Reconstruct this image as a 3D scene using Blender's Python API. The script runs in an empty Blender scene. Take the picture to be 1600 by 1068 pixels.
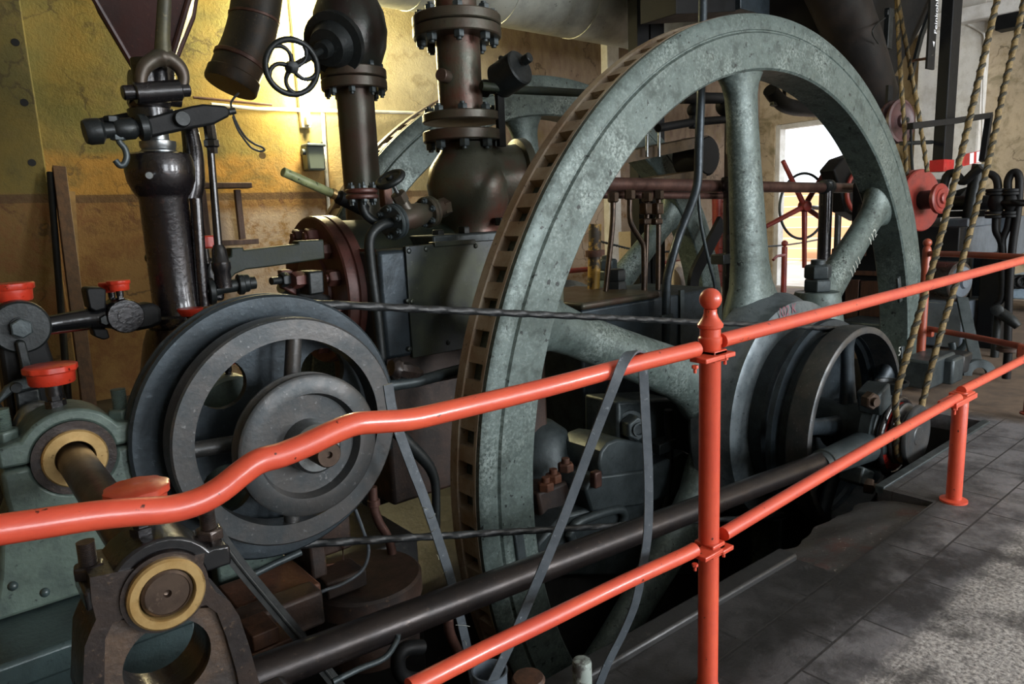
import bpy, bmesh, math, random
from math import sin, cos, pi, radians as rad
from mathutils import Vector as V, Matrix

random.seed(7)
SC = bpy.context.scene
COL = SC.collection

# ------------------------------------------------------------------ camera
F = 1102.7
EYE = V((0, 0, 1.42))
ROT = Matrix(((0.7677414, -0.63934321, -0.04258411),
              (-0.14528307, -0.10896153, -0.98337186),
              (0.62407209, 0.76116204, -0.17654002)))     # world -> (right, down, forward)
RT = ROT.transposed()


def at(px, py, x=None, y=None, z=None):
    """point of the room seen at a photo pixel, on the plane x=, y= or z="""
    d = RT @ V(((px - 800) / F, (py - 534) / F, 1.0))
    if x is not None:
        t = x / d.x
    elif y is not None:
        t = y / d.y
    else:
        t = (z - EYE.z) / d.z
    return EYE + d * t


def P(px, py, y):
    return at(px, py, y=y)


cam_d = bpy.data.cameras.new('camera')
cam = bpy.data.objects.new('camera', cam_d)
COL.objects.link(cam)
cam_d.sensor_width = 36.0
cam_d.lens = F / 1600 * 36.0
cam_d.clip_start = 0.02
cam_d.clip_end = 200
r0, r1, r2 = ROT[0], ROT[1], ROT[2]
cam.matrix_world = Matrix(((r0.x, -r1.x, -r2.x, EYE.x),
                           (r0.y, -r1.y, -r2.y, EYE.y),
                           (r0.z, -r1.z, -r2.z, EYE.z),
                           (0, 0, 0, 1)))
SC.camera = cam

# ------------------------------------------------------------------ mesh builder


def basis(ax, ref=None):
    ax = V(ax).normalized()
    if ref is None:
        ref = V((0, 0, 1)) if abs(ax.z) < 0.9 else V((1, 0, 0))
    u = (V(ref) - ax * ax.dot(V(ref))).normalized()
    return ax, u, ax.cross(u)


def smooth_path(pts, n):
    pts = [V(p) for p in pts]
    if n <= 0 or len(pts) < 3:
        return pts
    out = []
    q = [pts[0] * 2 - pts[1]] + pts + [pts[-1] * 2 - pts[-2]]
    for i in range(1, len(q) - 2):
        a, b, c, d = q[i - 1:i + 3]
        for k in range(n):
            t = k / n
            out.append(0.5 * ((2 * b) + (c - a) * t + (2 * a - 5 * b + 4 * c - d) * t * t + (3 * b - a - 3 * c + d) * t ** 3))
    out.append(pts[-1])
    return out


class MB:
    def __init__(s):
        s.v = []
        s.f = []

    def add(s, vs, fs):
        b = len(s.v)
        s.v += [V(p) for p in vs]
        s.f += [[i + b for i in f] for f in fs]
        return s

    def box(s, c, size, rot=None):
        c = V(c)
        vs = []
        for i in (-.5, .5):
            for j in (-.5, .5):
                for k in (-.5, .5):
                    p = V((i * size[0], j * size[1], k * size[2]))
                    if rot is not None:
                        p = rot @ p
                    vs.append(c + p)
        return s.add(vs, [(0, 1, 3, 2), (4, 6, 7, 5), (0, 4, 5, 1), (2, 3, 7, 6), (0, 2, 6, 4), (1, 5, 7, 3)])

    def bx(s, x0, x1, y0, y1, z0, z1):
        return s.box(((x0 + x1) / 2, (y0 + y1) / 2, (z0 + z1) / 2), (abs(x1 - x0), abs(y1 - y0), abs(z1 - z0)))

    def lathe(s, o, ax, prof, n=32, ref=None, closed=False, rx=1.0):
        o = V(o)
        ax, u, w = basis(ax, ref)
        vs, fs, rings = [], [], []
        for (t, r) in prof:
            if r < 1e-6:
                rings.append([len(vs)])
                vs.append(o + ax * t)
            else:
                rings.append(list(range(len(vs), len(vs) + n)))
                for k in range(n):
                    a = 2 * pi * k / n
                    vs.append(o + ax * t + (u * cos(a) + w * sin(a) * rx) * r)
        m = len(rings)
        for i in range(m if closed else m - 1):
            A, B = rings[i], rings[(i + 1) % m]
            for k in range(n):
                k2 = (k + 1) % n
                if len(A) == 1 and len(B) == 1:
                    continue
                if len(A) == 1:
                    fs.append((A[0], B[k2], B[k]))
                elif len(B) == 1:
                    fs.append((A[k], A[k2], B[0]))
                else:
                    fs.append((A[k], A[k2], B[k2], B[k]))
        if not closed:
            if len(rings[0]) > 1:
                fs.append(rings[0][::-1])
            if len(rings[-1]) > 1:
                fs.append(rings[-1])
        return s.add(vs, fs)

    def cyl(s, a, b, r, r2=None, n=20, bev=0.0):
        a, b = V(a), V(b)
        L = (b - a).length
        r2 = r if r2 is None else r2
        if bev:
            return s.lathe(a, b - a, [(0, r - bev), (bev, r), (L - bev, r2), (L, r2 - bev)], n)
        return s.lathe(a, b - a, [(0, r), (L, r2)], n)

    def sphere(s, c, r, n=24, m=12, sq=1.0):
        return s.lathe(V(c) - V((0, 0, r * sq)), (0, 0, 1), [(r * sq * (1 - cos(pi * i / m)), r * sin(pi * i / m)) for i in range(m + 1)], n)

    def torus(s, o, ax, R, r, n=40, m=10, rx=1.0):
        return s.lathe(o, ax, [(r * sin(2 * pi * i / m), R + r * cos(2 * pi * i / m)) for i in range(m)], n, closed=True, rx=rx)

    def tube(s, pts, r, n=10, sm=0, flat=None, up=None, closed=False):
        """r: radius or list; flat=(half width, half thickness) for a strap"""
        raw = [V(p) for p in pts]
        pts = smooth_path(raw, sm)
        N = len(pts)
        if isinstance(r, (list, tuple)):
            m = len(r)
            rr = []
            for i in range(N):
                t = i / (N - 1) * (m - 1)
                k = min(int(t), m - 2)
                rr.append(r[k] * (1 - (t - k)) + r[k + 1] * (t - k))
        else:
            rr = [r] * N
        vs, fs = [], []
        u = None
        for i in range(N):
            if closed:
                t = (pts[(i + 1) % N] - pts[i - 1]).normalized()
            else:
                t = (pts[min(i + 1, N - 1)] - pts[max(i - 1, 0)]).normalized()
            if up is not None:
                u = V(up) - t * t.dot(V(up))
            elif u is None:
                _, u, _ = basis(t)
            else:
                u = u - t * t.dot(u)
            u = u.normalized()
            w = t.cross(u)
            if flat:
                a, b = flat
                for (p, q) in ((-a, -b), (a, -b), (a, b), (-a, b)):
                    vs.append(pts[i] + u * p + w * q)
            else:
                for k in range(n):
                    a = 2 * pi * k / n
                    vs.append(pts[i] + (u * cos(a) + w * sin(a)) * rr[i])
        if flat:
            n = 4
        for i in range(N if closed else N - 1):
            for k in range(n):
                k2 = (k + 1) % n
                j = (i + 1) % N
                fs.append((i * n + k, i * n + k2, j * n + k2, j * n + k))
        if not closed:
            fs.append(list(range(n))[::-1])
            fs.append([(N - 1) * n + k for k in range(n)])
        return s.add(vs, fs)

    def twist(s, pts, r, pitch, depth=0.3, n=12, sm=0, lobes=2):
        """a laid rope: lobed section turning along the path"""
        pts = [V(p) for p in pts]
        if sm:
            pts = smooth_path(pts, sm)
        out = [pts[0]]
        for p in pts[1:]:
            L = (p - out[-1]).length
            k = max(1, int(L / (pitch / 8)))
            a = out[-1]
            for i in range(1, k + 1):
                out.append(a + (p - a) * (i / k))
        vs, fs = [], []
        u = None
        d = 0
        N = len(out)
        for i in range(N):
            t = (out[min(i + 1, N - 1)] - out[max(i - 1, 0)]).normalized()
            if u is None:
                _, u, _ = basis(t)
            u = (u - t * t.dot(u)).normalized()
            w = t.cross(u)
            if i:
                d += (out[i] - out[i - 1]).length
            ph = d / pitch * 2 * pi / lobes
            for k in range(n):
                a = 2 * pi * k / n
                q = r * (1 - depth * (0.5 - 0.5 * cos(lobes * (a - ph))) ** 2)
                vs.append(out[i] + (u * cos(a) + w * sin(a)) * q)
        for i in range(N - 1):
            for k in range(n):
                k2 = (k + 1) % n
                fs.append((i * n + k, i * n + k2, (i + 1) * n + k2, (i + 1) * n + k))
        fs.append(list(range(n))[::-1])
        fs.append([(N - 1) * n + k for k in range(n)])
        return s.add(vs, fs)

    def prism(s, poly, d):
        poly = [V(p) for p in poly]
        d = V(d)
        n = len(poly)
        vs = poly + [p + d for p in poly]
        fs = [list(range(n))[::-1], [i + n for i in range(n)]]
        for i in range(n):
            j = (i + 1) % n
            fs.append((i, j, j + n, i + n))
        return s.add(vs, fs)

    def plate(s, pix, y, depth):
        """outline read off the photo on the upright plane y, given its real thickness"""
        return s.prism([P(a, b, y) for a, b in pix], (0, depth, 0))

    def nut(s, p, ax, r, h, stud=0.0, rs=None, ref=None):
        ax = V(ax).normalized()
        p = V(p)
        s.lathe(p, ax, [(0, r * .96), (h * .12, r), (h * .85, r), (h, r * .86)], 6, ref=ref)
        if stud:
            s.cyl(p + ax * h * .9, p + ax * (h + stud), rs or r * .5, n=12)
        return s

    def ring_plate(s, o, ax, r_out, r_in, t, n=40):
        return s.lathe(o, ax, [(0, r_in), (0, r_out), (t, r_out), (t, r_in)], n, closed=True)


# ------------------------------------------------------------------ objects
WL = {}


def wloc(o):
    return WL.get(o.name, V((0, 0, 0)))


def make(name, mb, mat, base, bevel=0.0, ang=38, cut=None):
    me = bpy.data.meshes.new(name)
    me.from_pydata([tuple(p - base) for p in mb.v], [], mb.f)
    bm = bmesh.new()
    bm.from_mesh(me)
    bmesh.ops.recalc_face_normals(bm, faces=bm.faces)
    bm.to_mesh(me)
    bm.free()
    o = bpy.data.objects.new(name, me)
    COL.objects.link(o)
    if cut is not None:
        cm = bpy.data.meshes.new('tmp')
        cm.from_pydata([tuple(p - base) for p in cut.v], [], cut.f)
        b2 = bmesh.new()
        b2.from_mesh(cm)
        bmesh.ops.recalc_face_normals(b2, faces=b2.faces)
        b2.to_mesh(cm)
        b2.free()
        co = bpy.data.objects.new('tmp', cm)
        COL.objects.link(co)
        m = o.modifiers.new('b', 'BOOLEAN')
        m.operation = 'DIFFERENCE'
        m.solver = 'EXACT'
        m.use_self = True
        m.object = co
        dg = bpy.context.evaluated_depsgraph_get()
        ne = bpy.data.meshes.new_from_object(o.evaluated_get(dg))
        o.modifiers.clear()
        o.data = ne
        ne.name = name
        bpy.data.objects.remove(co)
        bpy.data.meshes.remove(cm)
        bpy.data.meshes.remove(me)
        me = ne
    me.materials.clear()
    me.materials.append(mat)
    for p in me.polygons:
        p.use_smooth = True
    me.set_sharp_from_angle(angle=rad(ang))
    if bevel:
        m = o.modifiers.new('bevel', 'BEVEL')
        m.width = bevel
        m.segments = 2
        m.limit_method = 'ANGLE'
        m.angle_limit = rad(40)
        m.harden_normals = False
    return o


def bottom(mb):
    xs = [p.x for p in mb.v]
    ys = [p.y for p in mb.v]
    zs = [p.z for p in mb.v]
    return V(((min(xs) + max(xs)) / 2, (min(ys) + max(ys)) / 2, min(zs)))


def tag(o, label, cat, group=None):
    o['label'] = label
    o['category'] = cat
    if group:
        o['group'] = group
    return o


def solo(name, label, cat, mb, mat, bevel=0.0, group=None, cut=None):
    b = bottom(mb)
    o = make(name, mb, mat, V((0, 0, 0)) + b, bevel, cut=cut)
    o.location = b
    WL[o.name] = b
    return tag(o, label, cat, group)


def struct(name, mb, mat, bevel=0.0, cut=None):
    b = bottom(mb)
    o = make(name, mb, mat, b, bevel, cut=cut)
    o.location = b
    WL[o.name] = b
    o['kind'] = 'structure'
    return o


def thing(name, label, cat, loc, group=None):
    o = bpy.data.objects.new(name, None)
    o.empty_display_size = .1
    COL.objects.link(o)
    o.location = V(loc)
    WL[o.name] = V(loc)
    return tag(o, label, cat, group)


def part(parent, name, mb, mat, bevel=0.0, label=None, cut=None):
    b = wloc(parent)
    o = make(name, mb, mat, b, bevel, cut=cut)
    o.parent = parent
    WL[o.name] = b
    if label:
        o['label'] = label
    return o


def dup(root, loc, label=None):
    r = root.copy()
    COL.objects.link(r)
    r.location = V(loc)
    WL[r.name] = V(loc)
    if label:
        r['label'] = label
    for ch in [c for c in bpy.data.objects if c.parent == root]:
        c2 = ch.copy()
        COL.objects.link(c2)
        c2.parent = r
        for g in [k for k in bpy.data.objects if k.parent == ch]:
            g2 = g.copy()
            COL.objects.link(g2)
            g2.parent = c2
    return r


# ------------------------------------------------------------------ materials
def lin(h):
    h = h.lstrip('#')
    c = []
    for i in (0, 2, 4):
        v = int(h[i:i + 2], 16) / 255
        c.append(v / 12.92 if v <= .04045 else ((v + .055) / 1.055) ** 2.4)
    return (*c, 1)


class NT:
    def __init__(s, name):
        m = bpy.data.materials.new(name)
        m.use_nodes = True
        s.m = m
        s.t = m.node_tree
        s.t.nodes.clear()
        s.out = s.n('ShaderNodeOutputMaterial')
        s.bs = s.n('ShaderNodeBsdfPrincipled')
        s.l(s.bs.outputs[0], s.out.inputs[0])
        s.tc = s.n('ShaderNodeTexCoord')

    def n(s, k):
        return s.t.nodes.new(k)

    def l(s, a, b):
        s.t.links.new(a, b)

    def noise(s, scale, det=6, rough=.6, vec=None, stretch=None, dist=0):
        n = s.n('ShaderNodeTexNoise')
        n.inputs['Scale'].default_value = scale
        n.inputs['Detail'].default_value = det
        n.inputs['Roughness'].default_value = rough
        n.inputs['Distortion'].default_value = dist
        src = vec or s.tc.outputs['Object']
        if stretch:
            mp = s.n('ShaderNodeMapping')
            mp.inputs['Scale'].default_value = stretch
            s.l(src, mp.inputs[0])
            src = mp.outputs[0]
        s.l(src, n.inputs['Vector'])
        return n.outputs['Fac']

    def ramp(s, f, a, b, ca=0, cb=1):
        n = s.n('ShaderNodeMapRange')
        n.inputs[1].default_value = a
        n.inputs[2].default_value = b
        n.inputs[3].default_value = ca
        n.inputs[4].default_value = cb
        s.l(f, n.inputs[0])
        return n.outputs[0]

    def mix(s, f, a, b):
        n = s.n('ShaderNodeMix')
        n.data_type = 'RGBA'
        for k, q in ((6, a), (7, b)):
            if isinstance(q, str):
                n.inputs[k].default_value = lin(q)
            else:
                s.l(q, n.inputs[k])
        if isinstance(f, (int, float)):
            n.inputs[0].default_value = f
        else:
            s.l(f, n.inputs[0])
        return n.outputs[2]

    def math(s, op, a, b):
        n = s.n('ShaderNodeMath')
        n.operation = op
        for k, q in ((0, a), (1, b)):
            if isinstance(q, (int, float)):
                n.inputs[k].default_value = q
            else:
                s.l(q, n.inputs[k])
        return n.outputs[0]

    def color(s, c):
        if isinstance(c, str):
            s.bs.inputs['Base Color'].default_value = lin(c)
        else:
            s.l(c, s.bs.inputs['Base Color'])

    def rough(s, r):
        if isinstance(r, (int, float)):
            s.bs.inputs['Roughness'].default_value = r
        else:
            s.l(r, s.bs.inputs['Roughness'])

    def metal(s, v):
        s.bs.inputs['Metallic'].default_value = v

    def bump(s, h, st=.3, dist=.01):
        b = s.n('ShaderNodeBump')
        b.inputs['Strength'].default_value = st
        b.inputs['Distance'].default_value = dist
        s.l(h, b.inputs['Height'])
        s.l(b.outputs[0], s.bs.inputs['Normal'])


def worn(name, base, alt, speck=None, scale=6, r0=.35, r1=.6, metal=0.0, bump=.25, th=(.42, .6), sth=(.62, .7), sscale=60, coat=0, stretch=None, spec=.5):
    t = NT(name)
    f = t.noise(scale, 8, .65, stretch=stretch)
    c = t.mix(t.ramp(f, *th), base, alt)
    fine = t.noise(sscale, 5, .6)
    if speck:
        c = t.mix(t.ramp(fine, *sth), c, speck)
    t.color(c)
    t.rough(t.ramp(f, .3, .7, r0, r1))
    t.metal(metal)
    t.bs.inputs['Specular IOR Level'].default_value = spec
    if coat:
        t.bs.inputs['Coat Weight'].default_value = coat
        t.bs.inputs['Coat Roughness'].default_value = .12
    if bump:
        t.bump(fine, bump, .004)
    return t.m


def plain(name, c, r=.5, metal=0.0):
    t = NT(name)
    t.color(c)
    t.rough(r)
    t.metal(metal)
    return t.m


M = {}
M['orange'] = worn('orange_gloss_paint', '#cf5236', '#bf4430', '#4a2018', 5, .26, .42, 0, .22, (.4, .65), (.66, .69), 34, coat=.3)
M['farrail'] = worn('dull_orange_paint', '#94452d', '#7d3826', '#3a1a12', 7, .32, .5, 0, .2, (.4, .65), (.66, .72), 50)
M['darkred'] = worn('old_red_paint', '#85322a', '#6c2923', '#3a1612', 9, .3, .5, 0, .2, (.4, .65), (.66, .72), 50)
M['maroon'] = worn('faded_maroon_paint', '#4c3030', '#3a2626', '#664a46', 9, .4, .55, 0, .2)
M['cup'] = worn('red_oil_cup_paint', '#b3321f', '#972818', '#2a0e09', 14, .25, .45, 0, .2, (.45, .65), (.64, .70), 60, coat=.3)
def fly_mat():
    t = NT('worn_grey_green_paint')
    big = t.noise(2.6, 7, .62)
    med = t.noise(11, 8, .7)
    fine = t.noise(62, 6, .72)
    pits = t.noise(26, 5, .6, dist=.3)
    c = t.mix(t.ramp(big, .38, .64), '#586562', '#414d49')
    c = t.mix(t.ramp(fine, .50, .70, 0, .45), c, '#84918d')
    c = t.mix(t.math('MULTIPLY', t.ramp(big, .5, .66), t.ramp(fine, .42, .56, 0, .6)), c, '#93a09c')
    c = t.mix(t.ramp(med, .50, .66, 0, .85), c, '#36403c')
    c = t.mix(t.ramp(pits, .635, .66), c, '#1f2625')
    t.color(c)
    t.rough(t.ramp(med, .3, .7, .36, .56))
    t.metal(.3)
    t.bump(t.math('ADD', fine, t.math('MULTIPLY', pits, -1.2)), .35, .004)
    return t.m


M['fly'] = fly_mat()
M['rack'] = worn('rusty_rim_tread', '#a59988', '#86705a', '#54463a', 4, .45, .65, .05, .3, (.4, .62), (.62, .7), 50)
M['hub'] = worn('grey_machined_hub', '#6b7478', '#4e585c', '#333b3d', 7, .35, .5, .5, .2)
M['iron'] = worn('dark_cast_iron', '#222627', '#181c1c', '#353a39', 8, .35, .55, .4, .3)
M['iron2'] = worn('grey_cast_iron', '#3f4749', '#2d3537', '#20262a', 7, .36, .55, .4, .3)
M['disc'] = worn('grey_worn_pulley_iron', '#504f4e', '#3f4345', '#6b6c6c', 10, .32, .48, .55, .2)
M['bluegrey'] = worn('dark_blue_grey_iron', '#333c42', '#262e33', '#475056', 9, .36, .5, .45, .25)
M['brownsteel'] = worn('brown_turned_steel', '#57493f', '#443830', '#6a5b4e', 12, .3, .42, .7, .1)
M['oily'] = worn('oily_black_iron', '#191a1c', '#232021', '#302a2a', 9, .16, .32, .35, .3, coat=.35)
M['oilybrown'] = worn('oil_soaked_brown_iron', '#3a302b', '#241f1e', '#55463a', 9, .2, .42, .4, .35, coat=.2)
M['column'] = worn('glossy_dark_column', '#1d191b', '#161417', '#3a2b28', 14, .2, .34, .4, .45, coat=.5)
M['olive'] = worn('olive_brown_pipe', '#3f4035', '#463129', '#2b2822', 3.5, .32, .48, .35, .2, (.38, .66))
M['bulb'] = worn('dark_green_black_valve', '#232b26', '#2c2320', '#39403a', 4, .25, .4, .35, .25)
M['vent'] = worn('sooty_rusty_vent', '#221f19', '#4a3622', '#5c4a30', 3, .45, .6, .2, .3, (.45, .7))
M['valve'] = worn('olive_and_rust_valve', '#484a3f', '#55342a', '#322f28', 3.0, .28, .42, .35, .3, (.44, .62))
M['redflange'] = worn('red_brown_flange', '#55302a', '#422720', '#2c201d', 5, .38, .55, .2, .25)
M['jacket'] = worn('dark_steel_jacket', '#23292c', '#3a3f31', '#474a42', 2.4, .28, .45, .4, .15)
M['greeniron'] = worn('green_grey_bearing_paint', '#5b6a62', '#46534e', '#2a3230', 9, .3, .5, .15, .35)
M['greenbed'] = worn('blue_green_bed_paint', '#3c4b4c', '#2d3839', '#20262a', 4, .25, .4, .15, .4)
M['greenwood'] = worn('dark_green_bar', '#18211c', '#24291b', '#332d1e', 6, .5, .65, 0, .3, spec=.3)
M['brass'] = worn('brass_bush', '#b89b68', '#a0814f', '#71552f', 12, .26, .4, .6, .1)
M['rust'] = worn('rusty_iron', '#5e3a28', '#402a20', '#7a4a30', 7, .5, .75, .15, .4)
M['rustdark'] = worn('dark_rusty_bed', '#3c2c24', '#27201d', '#5c4434', 6, .45, .7, .15, .4)
M['black'] = worn('matt_black_iron', '#0c0d0e', '#111213', '#1b1d1e', 7, .5, .65, 0, .2, spec=.22)
M['strap'] = worn('grey_rubber_belt', '#4e555b', '#42494f', '#7c8388', 18, .45, .6, 0, .25)
M['beltblack'] = worn('black_rubber_belt', '#1c1e1e', '#262827', '#3a3b38', 20, .45, .6, 0, .2)
M['round'] = worn('twisted_black_belt', '#17191a', '#1f2224', '#34383a', 40, .4, .55, 0, .3)
M['steelpipe'] = worn('dark_brown_drawn_bar', '#2c2624', '#211d1d', '#463d38', 9, .26, .4, .55, .15)
M['rustpipe'] = worn('red_brown_pipe', '#5a4038', '#452f29', '#6b5248', 9, .35, .5, .4, .2)
M['mustard'] = worn('flaking_mustard_paint', '#a5823a', '#3d352a', '#5c4a2c', 7, .45, .6, .1, .4, (.46, .52))
M['wood'] = worn('dark_brown_timber', '#4a2f1e', '#382318', '#5f402a', 5, .5, .7, 0, .3, stretch=(6, 6, .6))
M['duct'] = worn('silver_lagged_duct', '#aeb0a6', '#8d9088', '#585a52', 3, .38, .55, .35, .2, (.4, .65), (.66, .72), 20)
M['steel'] = worn('bright_steel', '#8b8f90', '#75797a', '#5c5f60', 12, .25, .38, .9, .1)
M['galv'] = plain('grey_enamel', '#6f7a76', .45, .1)
M['white'] = worn('white_wash', '#d9d7d2', '#c2beb6', '#a8a39a', 4, .6, .8, 0, .15)
M['concrete_dark'] = worn('oil_black_foundation', '#242424', '#181818', '#3a3733', 4, .3, .65, 0, .6, sscale=30)
M['pit'] = worn('sooty_pit_masonry', '#2b2825', '#1c1b1a', '#3c3732', 3, .55, .8, 0, .6, sscale=24)
M['hopper'] = worn('dark_red_sheet', '#341b18', '#241614', '#4a2a22', 3, .38, .55, .15, .15)
M['copper'] = worn('dark_copper_pipe', '#4a3c30', '#352c26', '#685240', 12, .28, .42, .6, .1)
M['greypaint'] = worn('grey_blue_paint', '#58616a', '#4a525a', '#3a4047', 4, .35, .5, .1, .15)
M['lightblue'] = worn('light_blue_machine_paint', '#9fb4c4', '#8298aa', '#5f7282', 5, .35, .5, 0, .1)
M['sack'] = worn('pale_cloth', '#cfc4bd', '#b8aba3', '#a1948c', 6, .8, .9, 0, .3)
M['paintmark'] = plain('chalk_mark', '#a0a39b', .7)
M['pinkmark'] = plain('faded_red_paint_mark', '#82505b', .6)
M['signwhite'] = plain('white_lettering', '#d8dadd', .6)


def rope_mat():
    t = NT('yellow_black_rope')
    c = t.mix(t.ramp(t.noise(90, 4, .6), .4, .65), '#7d6a42', '#594a30')
    t.color(c)
    t.rough(.8)
    t.bump(t.noise(220, 3, .6), .4, .002)
    return t.m


M['rope'] = rope_mat()
M['ropedark'] = worn('dark_rope_strand', '#2c2a20', '#3b3626', '#4d452e', 60, .7, .85, 0, .3)


def plaster(name, top, mid, low, dado, cream=False):
    """old limewash: ochre above, darker stained dado below the line, grime and bare patches"""
    t = NT(name)
    g = t.n('ShaderNodeNewGeometry')
    sep = t.n('ShaderNodeSeparateXYZ')
    t.l(g.outputs['Position'], sep.inputs[0])
    zz = sep.outputs['Z']
    big = t.noise(1.1, 7, .62, vec=g.outputs['Position'])
    med = t.noise(4.5, 9, .7, vec=g.outputs['Position'], dist=.4)
    fine = t.noise(38, 6, .65, vec=g.outputs['Position'])
    up = t.mix(t.ramp(big, .38, .62), top, mid)
    if cream:
        up = t.mix(t.ramp(t.math('ADD', zz, t.math('MULTIPLY', t.math('SUBTRACT', big, .5), .3)), 2.12, 2.02), up, '#a67c38')  # shadow band above the dado, put into the wall colour as orange
    up = t.mix(t.ramp(t.noise(2.3, 8, .7, vec=g.outputs['Position'], dist=.6), .50, .64, 0, .65), up, '#57532e')
    if cream:
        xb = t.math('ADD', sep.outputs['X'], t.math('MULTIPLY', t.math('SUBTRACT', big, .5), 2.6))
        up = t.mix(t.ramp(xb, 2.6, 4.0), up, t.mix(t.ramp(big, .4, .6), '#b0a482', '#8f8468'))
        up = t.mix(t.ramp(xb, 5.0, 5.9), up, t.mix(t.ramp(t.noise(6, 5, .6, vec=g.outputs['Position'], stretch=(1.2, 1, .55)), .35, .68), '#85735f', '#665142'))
    up = t.mix(t.ramp(med, .55, .72, 0, .7), up, '#75643c')
    zb = t.math('ADD', zz, t.math('MULTIPLY', t.math('SUBTRACT', med, .5), .10))
    lo = t.mix(t.ramp(med, .46, .62), low, '#7a5530')
    lo = t.mix(t.math('MULTIPLY', t.ramp(big, .48, .60, 0, .9), t.ramp(sep.outputs['X'], 1.6, 2.4)), lo, '#a5917c')
    lo = t.mix(t.math('MULTIPLY', t.ramp(zb, dado - .45, dado - .2), t.ramp(med, .40, .5, .8, 0)), lo, '#57301f')
    if cream:
        bare = t.math('MULTIPLY', t.ramp(sep.outputs['X'], 1.95, 2.25), t.ramp(zb, dado - .12, dado - .22))
        lo = t.mix(t.math('MULTIPLY', bare, t.ramp(t.noise(3.4, 8, .7, vec=g.outputs['Position']), .40, .50, 0, .92)), lo, '#ab9884')
    c = t.mix(t.ramp(zb, dado - .02, dado + .02), lo, up)
    band = t.math('MULTIPLY', t.ramp(zz, dado - .07, dado - .06), t.ramp(zz, dado + .005, dado, 0, 1))
    c = t.mix(t.math('MULTIPLY', band, .7), c, '#4d3a28')
    # cracks
    vo = t.n('ShaderNodeTexVoronoi')
    vo.feature = 'DISTANCE_TO_EDGE'
    vo.inputs['Scale'].default_value = .9
    mp = t.n('ShaderNodeVectorMath')
    mp.operation = 'ADD'
    nz = t.n('ShaderNodeTexNoise')
    nz.inputs['Scale'].default_value = 3.0
    nz.inputs['Detail'].default_value = 6
    t.l(g.outputs['Position'], nz.inputs['Vector'])
    sc = t.n('ShaderNodeVectorMath')
    sc.operation = 'SCALE'
    sc.inputs['Scale'].default_value = .7
    t.l(nz.outputs['Color'], sc.inputs[0])
    t.l(g.outputs['Position'], mp.inputs[0])
    t.l(sc.outputs[0], mp.inputs[1])
    t.l(mp.outputs[0], vo.inputs['Vector'])
    cr = t.math('MULTIPLY', t.ramp(vo.outputs['Distance'], .004, .012, .6, 0), t.ramp(big, .45, .55))
    c = t.mix(cr, c, '#3c3020')
    c = t.mix(t.ramp(fine, .62, .75, 0, .35), c, '#4a3e2c')
    t.color(c)
    t.rough(.85)
    t.bump(t.math('ADD', fine, t.math('MULTIPLY', med, 2.0)), .55, .012)
    return t.m


M['plaster'] = plaster('ochre_limewash', '#8f783c', '#6f6a3a', '#8a6a3c', 1.74, True)
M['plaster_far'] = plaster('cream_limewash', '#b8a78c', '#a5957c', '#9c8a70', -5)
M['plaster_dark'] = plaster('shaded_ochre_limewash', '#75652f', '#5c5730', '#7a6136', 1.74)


def floor_mat():
    t = NT('concrete_and_tiles')
    pos = t.tc.outputs['Object']
    big = t.noise(1.3, 6, .6)
    med = t.noise(5, 8, .65)
    fine = t.noise(70, 5, .7)
    con = t.mix(t.ramp(fine, .38, .64), '#625f5d', '#c6c2bd')
    con = t.mix(t.ramp(med, .50, .64, 0, .85), con, '#3f3d3c')
    br = t.n('ShaderNodeTexBrick')
    br.inputs['Scale'].default_value = 1.0
    br.inputs['Brick Width'].default_value = .42
    br.inputs['Row Height'].default_value = .2
    br.inputs['Mortar Size'].default_value = .0045
    br.inputs['Color1'].default_value = lin('#5f5e61')
    br.inputs['Color2'].default_value = lin('#757374')
    br.inputs['Mortar'].default_value = lin('#2f2d2c')
    t.l(pos, br.inputs['Vector'])
    tile = t.mix(t.ramp(med, .42, .66, 0, .85), br.outputs['Color'], '#262526')
    tile = t.mix(t.ramp(fine, .6, .75, 0, .5), tile, '#9b9894')
    g = t.n('ShaderNodeNewGeometry')
    sep = t.n('ShaderNodeSeparateXYZ')
    t.l(g.outputs['Position'], sep.inputs[0])
    yb = t.math('ADD', sep.outputs['Y'], t.math('MULTIPLY', t.math('SUBTRACT', med, .5), .12))
    c = t.mix(t.ramp(yb, .80, .86), con, tile)
    # brown boards/earth beyond the pit end
    far = t.math('MULTIPLY', t.ramp(sep.outputs['X'], 5.2, 5.35), t.ramp(yb, 1.0, 1.2))
    c = t.mix(far, c, t.mix(t.ramp(med, .4, .6), '#6d5c4d', '#564a40'))
    # oil soaked along the pit edge
    oil = t.math('MULTIPLY', t.ramp(t.math('ADD', yb, t.math('MULTIPLY', big, .5)), 1.22, 1.42), t.ramp(sep.outputs['X'], 4.4, 3.3))
    blot = t.math('MULTIPLY', t.ramp(t.math('ADD', yb, t.math('MULTIPLY', t.math('SUBTRACT', big, .5), 1.6)), .62, .95), t.ramp(sep.outputs['X'], 3.9, 3.0))
    c = t.mix(t.math('MULTIPLY', blot, t.ramp(med, .40, .58, .35, .92)), c, '#1d1c1c')
    c = t.mix(t.math('MULTIPLY', oil, .8), c, '#1b1a1a')
    t.color(c)
    t.rough(t.ramp(oil, 0, 1, .72, .4))
    t.bump(t.math('ADD', fine, t.math('MULTIPLY', br.outputs['Fac'], -1.5)), .5, .006)
    return t.m


M['floor'] = floor_mat()


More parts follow.
